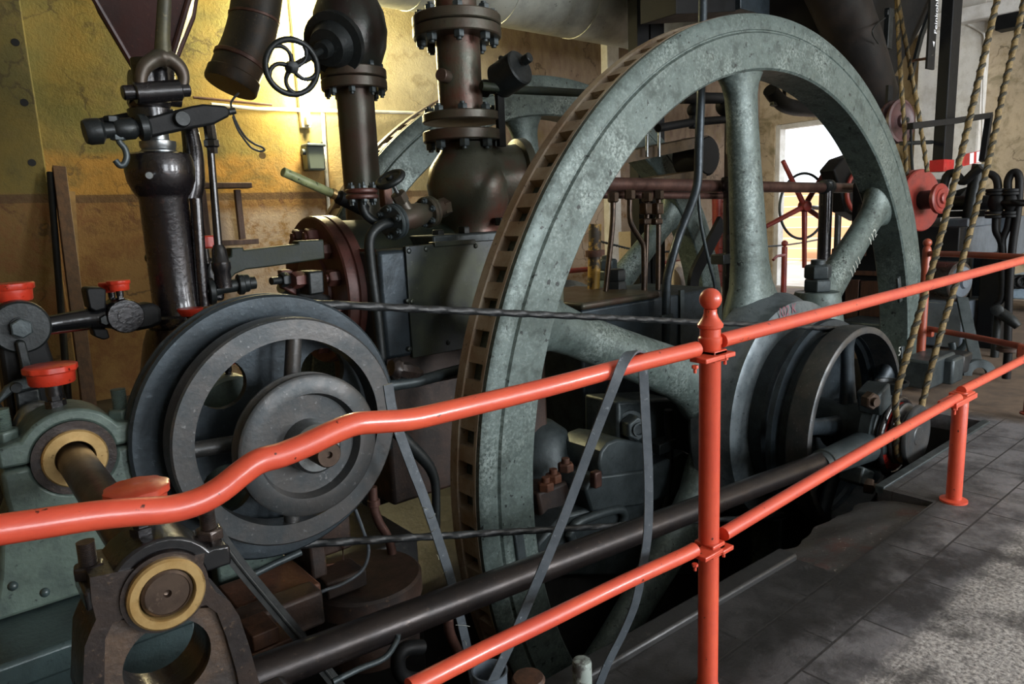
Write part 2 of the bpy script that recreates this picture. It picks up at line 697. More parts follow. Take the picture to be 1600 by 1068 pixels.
def brick_mat():
    t = NT('outside_brick')
    br = t.n('ShaderNodeTexBrick')
    br.inputs['Scale'].default_value = 1.0
    br.inputs['Brick Width'].default_value = .26
    br.inputs['Row Height'].default_value = .085
    br.inputs['Mortar Size'].default_value = .008
    br.inputs['Color1'].default_value = lin('#c98f66')
    br.inputs['Color2'].default_value = lin('#d6a57c')
    br.inputs['Mortar'].default_value = lin('#d9cdbb')
    mp = t.n('ShaderNodeMapping')
    mp.inputs['Rotation'].default_value = (pi / 2, 0, pi / 2)
    t.l(t.tc.outputs['Object'], mp.inputs[0])
    t.l(mp.outputs[0], br.inputs['Vector'])
    t.color(br.outputs['Color'])
    t.rough(.85)
    return t.m


M['brick'] = brick_mat()


def emit(name, c, s):
    t = NT(name)
    t.bs.inputs['Emission Color'].default_value = lin(c)
    t.bs.inputs['Emission Strength'].default_value = s
    t.color(c)
    return t.m
# ================================================================== THE SETTING
YB = 7.0          # back wall
XE = 11.5         # end wall with the doorway
FZ = 4.3          # ceiling
floor_outline = [(-3, -7), (XE, -7), (XE, YB), (-3, YB), (-3, 4.96), (7.0, 4.96), (7.0, 2.3), (5.15, 2.3), (5.15, 1.48),
                 (3.58, 1.47), (3.58, 1.21), (2.6, 1.2), (2.6, 1.45), (1.2, 1.5), (-3, 1.5)]
FL = -.03
m = MB().prism([(x, y, FL - .1) for x, y in floor_outline], (0, 0, .1))
struct('floor', m, M['floor'])
zt_p = FL - .101
for nm, bb4 in (('wall_pit_front', (-3, XE, -7, 1.2)), ('wall_pit_left', (-3, 2.6, 1.2, 1.45)), ('wall_pit_middle', (3.58, 5.15, 1.2, 1.478)),
                ('wall_pit_right', (5.15, XE, 1.2, 2.3)), ('wall_pit_far', (7.0, XE, 2.3, 4.96)), ('wall_pit_back', (-3, XE, 4.96, YB))):
    struct(nm, MB().bx(bb4[0], bb4[1], bb4[2], bb4[3], -2.6, zt_p), M['pit'])
struct('floor_pit', MB().bx(-3, 7.2, 1.0, 5.5, -2.7, -2.6), M['pit'])
m = MB()
m.bx(-3, 1.62, 2.75, 5.2, -2.6, -.06)
m.bx(1.62, 6.98, 2.86, 4.42, -2.6, -.62)
struct('floor_foundation', m, M['concrete_dark'], .01)
# broken ledge in the notch of the floor edge
m = MB()
nx, ny = 44, 12
vs = []
for i in range(nx + 1):
    for j in range(ny + 1):
        x = 2.6 + .98 * i / nx
        y = 1.2 + (.36 + .02 * sin(i * .27 + 1) + .006 * sin(i * .8)) * j / ny
        z = -.05 - .09 * (j / ny) ** 1.5 + .008 * sin(i * .23 + j * .5) + .002 * random.uniform(-1, 1)
        vs.append((x, y, z))
fs = []
for i in range(nx):
    for j in range(ny):
        a = i * (ny + 1) + j
        fs.append((a, a + ny + 1, a + ny + 2, a + 1))
m.add(vs, fs)
b0 = len(m.v)
vs2 = [(p[0], p[1], -.4) for p in vs]
m.add(vs2, [f[::-1] for f in fs])
M['rubble'] = worn('oil_soaked_rubble', '#4a4847', '#57403b', '#9a958f', 5, .35, .75, 0, .8, (.5, .6), (.64, .7), 60)
struct('floor_notch', m, M['rubble'])
# steel edging of the pit
struct('trim_1', MB().bx(3.58, 5.15, 1.44, 1.485, -.06, -.018), M['iron2'], .004)
struct('trim_2', MB().prism([(1.2, 1.42, -.05), (2.6, 1.37, -.05), (2.6, 1.452, -.05), (1.2, 1.502, -.05)], (0, 0, .045)), M['concrete_dark'], .01)

struct('wall_back', MB().bx(-3, XE + .3, YB, YB + .3, -2.6, FZ), M['plaster'])
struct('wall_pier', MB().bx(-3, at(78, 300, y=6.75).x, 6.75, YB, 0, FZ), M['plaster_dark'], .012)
xp = at(948, 100, y=YB).x
struct('wall_back_pier', MB().bx(xp - .12, xp + .12, YB - .12, YB, 0, FZ), M['white'], .01)
dl, dr, dt = 6.70, 4.9, 2.74
m = MB()
m.bx(XE, XE + .3, dl, YB, 0, FZ)
m.bx(XE, XE + .3, -7, dr, 0, FZ)
m.bx(XE, XE + .3, dr, dl, dt, FZ)
struct('wall_end', m, M['plaster_far'])
m = MB()
m.bx(XE + .02, XE + .2, dl - .09, dl, 0, dt)
m.bx(XE + .02, XE + .2, dr, dr + .09, 0, dt)
m.bx(XE + .02, XE + .2, dr + .09, dl - .09, dt - .08, dt)
struct('door_1', m, M['white'], .01)
pr = at(1531, 150, x=XE - .25)
pl = at(1432, 150, x=XE - .25)
struct('wall_end_pier', MB().bx(XE - .25, XE, pr.y, pl.y, 0, FZ), M['white'], .01)
struct('ceiling', MB().bx(-3.2, XE + .3, -7, YB + .3, FZ, FZ + .2), M['white'])
bz = at(1550, 18, x=XE - .3).z
struct('trim_beam', MB().bx(XE - .45, XE - .02, -6.9, 4.9, bz - .09, bz + .10), M['white'], .01)
m = MB()
for a, b in ((-3.3, .6), (2.6, 4.6), (6.4, 8.2), (9.6, XE + .3)):
    m.bx(a, b, -7.3, -7, -.2, FZ)
for a, b in ((.6, 2.6), (4.6, 6.4), (8.2, 9.6)):
    m.bx(a, b, -7.3, -7, -.2, 1.0)
    m.bx(a, b, -7.3, -7, 3.6, FZ)
struct('wall_front', m, M['plaster_far'])
struct('wall_left', MB().bx(-3.3, -3, -7, YB + .3, -2.6, FZ), M['plaster'])

# outside: yard and brick wall beyond the doorway
struct('floor_yard', MB().bx(XE + .3, 26, -4, 26, -.15, -.03), worn('pale_yard_paving', '#d8cfc4', '#c9bfb2', None, 3, .8, .9, 0, .1))
struct('wall_yard', MB().bx(17.0, 17.3, 4, 16, -.1, 1.75), M['brick'])

# ================================================================== GUARD RAILING
YR = 1.15
rail = thing('guard_railing', 'long orange-red tubular guard railing across the foreground with bent upper bar', 'railing', (1.66, YR, 0))
pr1 = at(1105, 700, y=YR)
m = MB().lathe((1.66, YR, 0), (0, 0, 1), [(FL, .034), (FL + .012, .034), (FL + .02, .03), (1.04, .03), (1.045, .033), (1.06, .033), (1.065, .029), (1.085, .029),
                                         (1.09, .035), (1.098, .036), (1.106, .03), (1.118, .022), (1.13, .018), (1.14, .018)], 28)
post = part(rail, 'post', m, M['orange'])
part(post, 'ball_finial', MB().sphere((1.66, YR, 1.168), .031), M['orange'])
m = MB().lathe((3.66, YR, 0), (0, 0, 1), [(FL, .06), (FL + .01, .06), (FL + .016, .034), (.49, .034), (.5, .03), (.515, .03)], 24)
part(rail, 'post', m, M['orange'])
ul = [(1088, 545), (1060, 552), (985, 570), (850, 606), (700, 642), (640, 655), (590, 659), (555, 662), (520, 675), (480, 694), (440, 710), (405, 720), (378, 738), (345, 764), (310, 783), (265, 795), (200, 800), (140, 806), (60, 818), (0, 827), (-90, 842)]
part(rail, 'upper_rail', MB().tube([P(a, b, YR - .012) for a, b in ul], .0215, 14, 4), M['orange'])
part(rail, 'upper_rail', MB().tube([P(a, b, YR - .02) for a, b in [(1127, 532), (1155, 524), (1330, 478), (1480, 438), (1640, 395)]], .021, 14, 3), M['orange'])
part(rail, 'lower_rail', MB().tube([P(a, b, YR - .012) for a, b in [(1085, 858), (1066, 868), (980, 907), (860, 966), (760, 1014), (640, 1075)]], .0205, 14, 3), M['orange'])
part(rail, 'lower_rail', MB().tube([P(a, b, YR - .02) for a, b in [(1130, 834), (1150, 822), (1300, 733), (1420, 664), (1497, 621)]], .021, 14, 3), M['orange'])
part(rail, 'lower_rail', MB().tube([P(a, b, YR) for a, b in [(1502, 610), (1560, 581), (1640, 540)]], .022, 14, 0), M['orange'])
for (px, py, sx) in ((1086, 566, -1), (1133, 553, 1), (1086, 876, -1), (1131, 855, 1)):
    c = P(px, py, YR - .03)
    m = MB().bx(min(c.x - .022 * sx, 1.66), max(c.x - .022 * sx, 1.66) if sx < 0 else c.x + .022, YR - .05, YR + .005, c.z - .007, c.z + .007)
    m.bx(1.63, 1.69, YR - .036, YR + .03, c.z - .016, c.z + .016)
    cl = part(rail, 'clamp', m, M['orange'], .003)
    mb = MB().nut((c.x, YR - .03, c.z - .008), (0, 0, -1), .009, .009, .012)
    part(cl, 'bolt', mb, M['orange'])
c = P(1490, 632, YR - .03)
cl = part(rail, 'clamp', MB().bx(c.x - .02, 3.72, YR - .05, YR + .03, c.z - .012, c.z + .012).bx(3.62, 3.72, YR - .04, YR + .04, .48, .512), M['orange'], .003)
part(cl, 'bolt', MB().nut((c.x, YR - .035, c.z - .012), (0, 0, -1), .013, .012, .02), M['orange'])

# ================================================================== FLYWHEELS
FX, FY, FZC, FR, FRI = 4.276, 2.45, 0.062, 2.487, 2.166
fc = V((FX, FY, FZC))


def flydir(a):
    return V((cos(rad(a)), 0, sin(rad(a))))


fly = thing('flywheel', 'huge grey-green cast iron flywheel in front, nearest the railing', 'flywheel', (FX, FY + .125, FZC - FR), 'engine flywheels')
prof = [(.012, FRI), (0, FRI + .012), (0, 2.375), (.006, 2.38), (.012, 2.385), (.012, 2.392), (.006, 2.397), (0.006, 2.465), (.02, FR), (.045, FR), (.05, 2.425), (.205, 2.425),
        (.21, FR), (.235, FR), (.25, 2.47), (.25, FRI + .012), (.238, FRI)]
part(fly, 'rim', MB().lathe(fc, (0, 1, 0), prof, 200, closed=True), M['fly'])
m = MB()
NP = 100
for k in range(NP):
    a0 = 2 * pi * k / NP
    da = 2 * pi / NP * .5
    vs = []
    for r in (2.42, 2.478):
        for t in (.04, .215):
            for a in (a0, a0 + da):
                vs.append(fc + V((cos(a) * r, t, sin(a) * r)))
    m.add(vs, [(0, 1, 3, 2), (4, 6, 7, 5), (0, 4, 5, 1), (2, 3, 7, 6), (0, 2, 6, 4), (1, 5, 7, 3)])
# two rusty tread bands beside the pockets
m.lathe(fc, (0, 1, 0), [(.046, 2.43), (.046, FR + .002), (.066, FR + .002), (.066, 2.43)], 200, closed=True)
m.lathe(fc, (0, 1, 0), [(.19, 2.43), (.19, FR + .002), (.245, FR + .002), (.245, 2.43)], 200, closed=True)
part(fly, 'barring_rack', m, M['rack'], label='rusty toothed tread round the rim')
for a in (97, 37, 157, 217, 277, 337):
    d = flydir(a)
    side = V((-d.z, 0, d.x))
    m = MB()
    sec = [(.55, .30, .16), (.72, .25, .14), (.85, .185, .115), (1.0, .155, .105), (1.3, .138, .098), (1.6, .126, .09), (1.9, .118, .085), (2.03, .126, .085), (2.1, .15, .09), (2.15, .19, .1), (2.185, .22, .105)]
    n = 28
    vs, fs = [], []
    o = fc + V((0, .13, 0))
    for (r, wa, wd) in sec:
        for k in range(n):
            t = 2 * pi * k / n
            vs.append(o + d * r + side * (cos(t) * wa) + V((0, sin(t) * wd, 0)))
    for i in range(len(sec) - 1):
        for k in range(n):
            k2 = (k + 1) % n
            fs.append((i * n + k, i * n + k2, (i + 1) * n + k2, (i + 1) * n + k))
    fs.append(list(range(n))[::-1])
    fs.append([(len(sec) - 1) * n + k for k in range(n)])
    m.add(vs, fs)
    part(fly, 'spoke', m, M['fly'])
hub = part(fly, 'hub', MB().lathe((FX, 2.30, FZC), (0, 1, 0), [(0, 0), (0, .70), (.012, .735), (.10, .74), (.16, .78), (.26, .78), (.32, .72), (.42, .5), (.5, .45), (.5, 0)], 72), M['hub'])
part(hub, 'hub_collar', MB().lathe((FX, 2.2, FZC), (0, 1, 0), [(0, 0), (0, .53), (.02, .55), (.11, .56), (.11, 0)], 56), M['bluegrey'])
bp = at(1277, 450, y=2.52)
m = MB().lathe((bp.x, 2.52, bp.z - .35), (0, 0, 1), [(0, .2), (.30, .16), (.325, .15), (.33, 0)], 28)
part(fly, 'bolt_boss', m, M['fly'])
m = MB()
bzz = bp.z - .02
m.lathe((bp.x, 2.52, bzz), (0, 0, 1), [(0, .095), (.012, .10), (.075, .10), (.088, .088)], 6, ref=(1, .5, 0))
m.lathe((bp.x, 2.52, bzz + .092), (0, 0, 1), [(0, .088), (.012, .095), (.085, .095), (.10, .08)], 6, ref=(1, .2, 0))
m.cyl((bp.x, 2.52, bzz + .18), (bp.x, 2.52, bzz + .225), .05, n=16)
part(fly, 'hub_nut', m, M['iron2'], .004)
for (px, py) in ((1404, 452), (1408, 560), (812, 862)):
    c = P(px, py, FY)
    d = (c - V((FX, FY, FZC)))
    d.y = 0
    tdir = V((-d.z, 0, d.x)).normalized()
    m = MB().tube([c - tdir * .11 + V((0, -.004, 0)), c + tdir * .11 + V((0, -.004, 0))], .03, flat=(.012, .028), up=(0, 1, 0))
    part(fly, 'rim_key', m, M['iron2'], .008)


def text_mesh(body, size, mat, o, ex, ez, name, parent, extrude=.001):
    cu = bpy.data.curves.new('t', 'FONT')
    cu.body = body
    cu.size = size
    cu.extrude = extrude
    to = bpy.data.objects.new('t', cu)
    COL.objects.link(to)
    dg = bpy.context.evaluated_depsgraph_get()
    me = bpy.data.meshes.new_from_object(to.evaluated_get(dg))
    bpy.data.objects.remove(to)
    ex, ez = V(ex).normalized(), V(ez).normalized()
    nn = ex.cross(ez)
    base = wloc(parent)
    for v in me.vertices:
        c = v.co.copy()
        v.co = V(o) + ex * c.x + ez * c.y + nn * c.z - base
    me.name = name
    me.materials.clear()
    me.materials.append(mat)
    ob = bpy.data.objects.new(name, me)
    COL.objects.link(ob)
    ob.parent = parent
    WL[ob.name] = base
    return ob


text_mesh('5', .11, M['paintmark'], P(1403, 556, FY - .004), (1, 0, 0), (0, 0, 1), 'painted_number', fly)
text_mesh('102 K', .09, M['pinkmark'], P(1216, 497, 2.296), (1, 0, .06), (-.06, 0, 1), 'faded_red_mark', fly, .0005)

def chalk_on_spoke(body, size, ang, r0):
    cu = bpy.data.curves.new('t', 'FONT')
    cu.body = body
    cu.size = size
    cu.align_y = 'CENTER'
    to = bpy.data.objects.new('t', cu)
    COL.objects.link(to)
    me = bpy.data.meshes.new_from_object(to.evaluated_get(bpy.context.evaluated_depsgraph_get()))
    bpy.data.objects.remove(to)
    bm = bmesh.new()
    bm.from_mesh(me)
    bmesh.ops.triangulate(bm, faces=bm.faces)
    bmesh.ops.subdivide_edges(bm, edges=bm.edges, cuts=1)
    bm.to_mesh(me)
    bm.free()
    d = flydir(ang)
    side = V((-d.z, 0, d.x))
    sec = [(.55, .30, .16), (.72, .25, .14), (.85, .185, .115), (1.0, .155, .105), (1.3, .138, .098), (1.6, .126, .09), (1.9, .118, .085), (2.03, .126, .085)]
    base = wloc(fly)
    for v in me.vertices:
        r, w_ = r0 + v.co.x, v.co.y
        for (a, b) in zip(sec, sec[1:]):
            if a[0] <= r <= b[0]:
                t = (r - a[0]) / (b[0] - a[0])
                wa, wd = a[1] + (b[1] - a[1]) * t, a[2] + (b[2] - a[2]) * t
        v.co = fc + V((0, .13, 0)) + d * r + side * w_ - V((0, wd * math.sqrt(max(0, 1 - (w_ / wa) ** 2)) + .004, 0)) - base
    me.name = 'chalk_mark'
    me.materials.clear()
    me.materials.append(M['paintmark'])
    ob = bpy.data.objects.new('chalk_mark', me)
    COL.objects.link(ob)
    ob.parent = fly
    WL[ob.name] = base


chalk_on_spoke('1111', .10, 36, 1.36)
chalk_on_spoke('112', .10, 36, 1.74)
fly2 = dup(fly, (FX, FY + 2.05 + .125, FZC - FR), 'rear grey-green flywheel, partly hidden behind the steam pipes')
for c in list(fly2.children):
    if c.name.startswith(('painted_number', 'faded_red_mark', 'chalk_mark')):
        bpy.data.objects.remove(c)

# crankshaft through both wheels
m = MB().cyl((FX, 1.66, FZC), (FX, 4.9, FZC), .13, n=32, bev=.01)
solo('crankshaft', 'thick dark crankshaft through the flywheel hub', 'shaft', m, M['iron2'])

# ================================================================== BELT PULLEY ON THE SHAFT
PX, PZ = 4.315, .03
bpul = thing('belt_pulley', 'broad dark grey belt pulley in front of the big flywheel hub', 'pulley', (PX, 2.0, PZ - .66))
m = MB().lathe((PX, 1.9, PZ), (0, 1, 0), [(0, .59), (0, .622), (.006, .63), (.07, .637), (.135, .63), (.14, .59)], 96, closed=True)
part(bpul, 'rim', m, M['disc'])
m = MB().lathe((PX, 2.04, PZ), (0, 1, 0), [(0, .585), (0, .6), (.02, .6), (.045, .565), (.07, .6), (.075, .655), (.105, .66), (.11, .59)], 96, closed=True)
part(bpul, 'rope_groove', m, M['bluegrey'])
for k in range(5):
    a = rad(96 - 72 * k)
    d = V((cos(a), 0, sin(a)))
    s = V((-d.z, 0, d.x))
    m = MB()
    vs, fs = [], []
    n = 16
    sec = [(.10, .075, .05), (.2, .062, .045), (.4, .05, .036), (.52, .052, .036), (.575, .075, .045), (.6, .1, .05)]
    for (r, wa, wd) in sec:
        for q in range(n):
            t = 2 * pi * q / n
            vs.append(V((PX, 1.97, PZ)) + d * r + s * (cos(t) * wa) + V((0, sin(t) * wd, 0)))
    for i in range(len(sec) - 1):
        for q in range(n):
            q2 = (q + 1) % n
            fs.append((i * n + q, i * n + q2, (i + 1) * n + q2, (i + 1) * n + q))
    fs.append(list(range(n))[::-1])
    fs.append([(len(sec) - 1) * n + q for q in range(n)])
    m.add(vs, fs)
    part(bpul, 'spoke', m, M['bluegrey'])
part(bpul, 'hub', MB().lathe((PX, 1.84, PZ), (0, 1, 0), [(0, .14), (.012, .155), (.1, .16), (.2, .17), (.24, .15)], 32), M['bluegrey'])

# eccentric with its long rod
ecc = thing('eccentric_rod', 'long dark steel rod with split eccentric strap in front of belt pulley', 'connecting rod', (FX, 1.75, FZC - .3))
m = MB().lathe((FX, 1.70, FZC), (0, 1, 0), [(0, .14), (0, .205), (.01, .215), (.09, .215), (.10, .205), (.10, .14)], 48, closed=True)
part(ecc, 'strap', m, M['iron2'])
m = MB().lathe((FX, 1.72, FZC), (0, 1, 0), [(0, .12), (0, .25), (.06, .25), (.06, .12)], 48, closed=True)
part(ecc, 'strap_rib', m, M['iron2'])
# square lug on top with its bolt
lc = at(1366, 621, y=1.73)
lug = part(ecc, 'lug', MB().box(lc, (.15, .13, .14), Matrix.Rotation(rad(-18), 3, 'Y')), M['iron2'], .012)
part(lug, 'nut', MB().nut(at(1354, 624, y=1.69) , (-.3, -.9, 0), .05, .05, .02), M['brownsteel'])
lc2 = at(1338, 742, y=1.73)
lug = part(ecc, 'lug', MB().box(lc2, (.16, .13, .1), Matrix.Rotation(rad(25), 3, 'Y')), M['iron2'], .012)
part(lug, 'nut', MB().nut(at(1350, 758, y=1.68), (.3, -.9, 0), .045, .05, .03), M['brownsteel'])
part(ecc, 'oil_cup', MB().lathe(at(1393, 622, y=1.72), (0, 0, 1), [(0, .02), (.045, .025), (.055, .05), (.085, .085), (.105, .09), (.105, .075), (.085, .07)], 24), M['iron'])
a, b = at(1318, 711, y=1.75), at(1255, 737, y=1.75)
part(ecc, 'rod_socket', MB().cyl(a + (a - b) * 1.0, b + (a - b) * .35, .1, .068, 28).lathe(b + (a - b) * .45, a - b, [(0, .06), (.01, .078), (.04, .078), (.05, .06)], 28), M['iron2'])
rp = [at(px, py, y=1.75) for px, py in ((405, 1054), (560, 990), (760, 906), (960, 829), (1110, 773), (1230, 733), (1300, 714))]
part(ecc, 'rod', MB().tube([rp[0] + (rp[0] - rp[1]) * .6, rp[0], rp[-1]], [.05, .051, .051], 24), M['steelpipe'])

# small grooved rope pulley on the shaft end
rpul = thing('rope_pulley', 'small dark grooved rope pulley on shaft end beside the floor edge', 'pulley', (4.30, 1.6, FZC - .2))
m = MB().lathe((4.30, 1.555, .055), (0, 1, 0), [(0, 0), (0, .05), (.004, .055), (.004, .14), (0, .15), (0, .175), (.01, .182), (.022, .182), (.045, .145), (.055, .145), (.078, .182), (.092, .182), (.1, .17), (.1, 0)], 64)
part(rpul, 'wheel', m, M['disc'])
m = MB().lathe((4.29, 1.665, .03), (0, 1, 0), [(0, .05), (0, .20), (.012, .21), (.03, .21), (.03, .05)], 56, closed=True)
part(rpul, 'guard_disc', m, worn('glossy_red_disc', '#a83028', '#8c2620', '#2a1010', 9, .12, .25, 0, .15, coat=.6), label='glossy red disc')
m = MB().torus((4.29, 1.675, .03), (0, 1, 0), .225, .022, 56, 12)
part(rpul, 'oil_ring', m, M['oily'])

# twisted round drive belt between the left pulley and the belt pulley
LX, LZ = .803, .775
c1, r1_ = V((LX, 2.236, LZ)), .405
c2, r2_ = V((PX, 2.088, PZ)), .60
dv = c2 - c1
L = dv.length
ux = dv / L
uz = V((-ux.z, 0, ux.x)).normalized()
sn = (r1_ - r2_) / L
cs = math.sqrt(1 - sn * sn)
pts = []
th = math.acos(sn)
for k in range(25):
    a = th + (2 * pi - 2 * th) * k / 24
    pts.append(c1 + (ux * cos(a) + uz * sin(a)) * r1_)
for k in range(25):
    a = -th + (2 * th) * k / 24
    pts.append(c2 + (ux * cos(a) + uz * sin(a)) * r2_)
pts.append(pts[0])
solo('round_drive_belt', 'black twisted round belt running between the stepped pulley and belt pulley', 'belt', MB().twist(pts, .0155, .13, .16, 10), M['round'])
# ================================================================== STEPPED PULLEY, LEFT
sp = thing('stepped_pulley', 'grey stepped pulley of three discs left of centre behind bent railing', 'pulley', (LX, 2.1, LZ - .43))
cut = MB()
for k, a in enumerate((42, 132, 222, 312)):
    d = V((cos(rad(a)), 0, sin(rad(a))))
    cut.cyl(V((LX, 2.0, LZ)) + d * .235, V((LX, 2.5, LZ)) + d * .235, .078, n=24)
m = MB().lathe((LX, 2.2, LZ), (0, 1, 0), [(0, 0), (0, .32), (.0, .325), (-.012, .36), (-.012, .425), (-.004, .433), (.016, .433), (.036, .39), (.056, .433), (.068, .433), (.074, .425), (.074, .36), (.03, .32), (.03, 0)], 96)
part(sp, 'back_disc', m, M['bluegrey'], cut=cut)
m = MB().lathe((LX + .005, 2.07, LZ + .01), (0, 1, 0), [(0, .293), (0, .352), (.006, .358), (.04, .36), (.07, .36), (.075, .352), (.075, .293)], 96, closed=True)
part(sp, 'rim', m, M['disc'])
for a in (82, 178, 265, 352):
    d = V((cos(rad(a)), 0, sin(rad(a))))
    m = MB().cyl(V((LX, 2.1, LZ)) + d * .05, V((LX + .005, 2.1, LZ + .01)) + d * .30, .026, .024, 16)
    part(sp, 'spoke', m, M['disc'])
m = MB().lathe((LX, 1.93, LZ), (0, 1, 0), [(.03, 0), (.03, .148), (.024, .15), (.0, .158), (0, .205), (.006, .213), (.016, .214), (.03, .19), (.042, .19), (.056, .214), (.064, .213), (.07, .2), (.07, 0)], 80)
part(sp, 'front_disc', m, M['disc'])
m = MB().lathe((LX, 1.90, LZ), (0, 1, 0), [(-.012, .05), (-.012, .066), (-.004, .074), (.06, .078), (.06, 0)], 32)
m.lathe((LX, 2.0, LZ), (0, 1, 0), [(0, .06), (.12, .075), (.2, .075)], 32)
part(sp, 'hub', m, M['steel'])
m = MB().lathe((LX, 1.815, LZ), (0, 1, 0), [(.012, 0), (.012, .008), (0, .010), (0, .034), (.006, .038), (.12, .038)], 28)
m.cyl((LX, 1.9, LZ), (LX, 2.45, LZ), .036, n=24)
part(sp, 'axle', m, M['brownsteel'])
m = MB().box((LX + .01, 1.872, LZ + .045), (.02, .08, .018))
part(sp, 'shaft_key', m, M['steel'], .003)

# ================================================================== PEDESTAL BEARINGS AND LAY SHAFT
SX, SZ = .243, .80


def oil_cup(o, r, h, stem, mat=None, stem_mat=None, parent=None):
    """red screw cap grease cup with knurled lid on a stem"""
    o = V(o)
    n = 40
    st = part(parent, 'oil_cup_stem', MB().lathe(o, (0, 0, 1), [(0, r * .42), (stem * .3, r * .42), (stem * .32, r * .3), (stem, r * .3)], 6).cyl(o + V((0, 0, stem * .5)), o + V((0, 0, stem + h * .2)), r * .34, n=14), stem_mat or M['oily'])
    m = MB()
    b = o + V((0, 0, stem))
    prof = [(0, r * .5), (0, r * .86), (h * .08, r * .92), (h * .62, r * .95)]
    m.lathe(b, (0, 0, 1), prof + [(h * .64, r * .9)], n)
    vs, fs, rings = [], [], []
    for (t, q) in ((.62, 1.0), (.70, 1.06), (.95, 1.06), (1.0, 1.0)):
        ring = []
        for k in range(n):
            a = 2 * pi * k / n
            rr = r * q * (1 + (.025 if k % 4 < 2 else -.02))
            ring.append(len(vs))
            vs.append(b + V((cos(a) * rr, sin(a) * rr, h * t)))
        rings.append(ring)
    for i in range(3):
        for k in range(n):
            fs.append((rings[i][k], rings[i][(k + 1) % n], rings[i + 1][(k + 1) % n], rings[i + 1][k]))
    fs.append(rings[0][::-1])
    fs.append(rings[-1])
    m.add(vs, fs)
    return part(parent, 'oil_cup', m, mat or M['cup'], label='red knurled oil cup')


def pedestal(name, label, x, y, z, s, mat, capmat, bush, brass_r, shaft_r, leg_h, leg_w, hole=True, cup=True, cup_r=.045, depth=.1, cupmat=None, stand=True):
    t = thing(name, label, 'bearing', (x, y + depth / 2, z - leg_h))
    y0, y1 = y, y + depth
    w, lw = s * 1.35, leg_w
    if stand:
        # lower body: arch-legged stand with a window
        out = []
        for k in range(9):
            a = pi + pi * k / 8
            out.append((x + cos(a) * s, z + sin(a) * s * .95 - 0))
        body = [(x - w, z), (x - w, z - s * .55), (x - w * .98, z - s * .9), (x - lw * .92, z - s * 1.4), (x - lw, z - s * 2.2), (x - lw * 1.12, z - leg_h + .03), (x - lw * 1.3, z - leg_h),
                (x + lw * 1.3, z - leg_h), (x + lw * 1.12, z - leg_h + .03), (x + lw, z - s * 2.2), (x + lw * .92, z - s * 1.4), (x + w * .98, z - s * .9), (x + w, z - s * .55), (x + w, z)]
        m = MB().prism([(a, y0, b) for a, b in body], (0, depth, 0))
        cutm = MB()
        # recessed panel and round window
        if hole:
            hw = lw * .62
            hz = z - s * 2.75
            cutm.lathe((x, y0 - .02, hz), (0, 1, 0), [(0, hw * .92), (depth + .05, hw * .92)], 32, rx=1.2)
        cutm.lathe((x, y0 - .02, z), (0, 1, 0), [(0, s * .80), (depth + .05, s * .80)], 40)
        bo = part(t, 'stand', m, mat, .012, cut=cutm)
        if hole:
            # raised border rib
            rib = [V((x + lw * .80 * sx, y0 - .004, zz)) for sx, zz in ((-1, z - leg_h + .04), (-1, z - s * 2.2), (-.8, z - s * 1.62), (.8, z - s * 1.62), (1, z - s * 2.2), (1, z - leg_h + .04))]
            part(bo, 'border_rib', MB().tube(rib, .012, flat=(.014, .016), up=(0, 1, 0)), mat, .006)
    # cap: half round with ears
    cp = [(x - w, z + .006), (x - w, z + s * .5), (x - s * 1.0, z + s * .56)]
    for k in range(11):
        a = rad(150 - 120 * k / 10)
        cp.append((x + cos(a) * s * 1.08, z + sin(a) * s * 1.08))
    cp += [(x + s * 1.0, z + s * .56), (x + w, z + s * .5), (x + w, z + .006)]
    m = MB().prism([(a, y0 + .004, b) for a, b in cp], (0, depth - .008, 0))
    cutm = MB().lathe((x, y0 - .02, z), (0, 1, 0), [(0, s * .80), (depth + .05, s * .80)], 40)
    cap = part(t, 'cap', m, capmat, .010, cut=cutm)
    part(t, 'liner', MB().ring_plate((x, y0 - .006, z), (0, 1, 0), s * .82, brass_r * .9, depth * .9, 48), bush)
    part(t, 'brass_bush', MB().lathe((x, y0 - .016, z), (0, 1, 0), [(0, shaft_r + .0015), (-.004, shaft_r + .004), (-.004, brass_r - .004), (0, brass_r), (depth * .8, brass_r), (depth * .8, shaft_r + .0015)], 48, closed=True), M['brass'])
    for sx in (-1, 1):
        p = V((x + sx * w * .84, y + depth * .5, z + s * .5))
        nt = part(t, 'cap_nut', MB().nut(p, (0, 0, 1), s * .30, s * .26, ref=(1, .4, 0)), mat, .003)
        m = MB()
        pr = []
        for k in range(14):
            pr += [(k * s * .035, s * .145), (k * s * .035 + s * .018, s * .165)]
        m.lathe(p + V((0, 0, s * .24)), (0, 0, 1), pr, 16)
        part(nt, 'stud', m, mat)
    if cup:
        oil_cup((x - s * .12, y + depth * .5, z + s * 1.04), cup_r, cup_r * .85, s * .55, cupmat, parent=t)
    return t


t = pedestal('pedestal_bearing', 'oily brown pedestal bearing with brass ring in the lower left foreground', SX, 1.29, .795, .088, M['oilybrown'], M['oily'], M['oilybrown'], .064, .043, .79, .155, True, True, .05, .12, M['orange'], stand=False)
yq = 1.29
m = MB().plate([(140, 902), (143, 940), (150, 968), (142, 985), (132, 1010), (128, 1110), (420, 1110), (404, 1062), (390, 1010), (374, 962), (360, 940), (338, 925), (324, 905), (318, 880), (320, 864), (250, 880)], yq, .12)
hc_ = P(266, 1036, yq)
cutm = MB().lathe((hc_.x, yq - .02, hc_.z), (0, 1, 0), [(0, .074), (.2, .074)], 36)
cutm.lathe((SX, yq - .02, .795), (0, 1, 0), [(0, .07), (.2, .07)], 40)
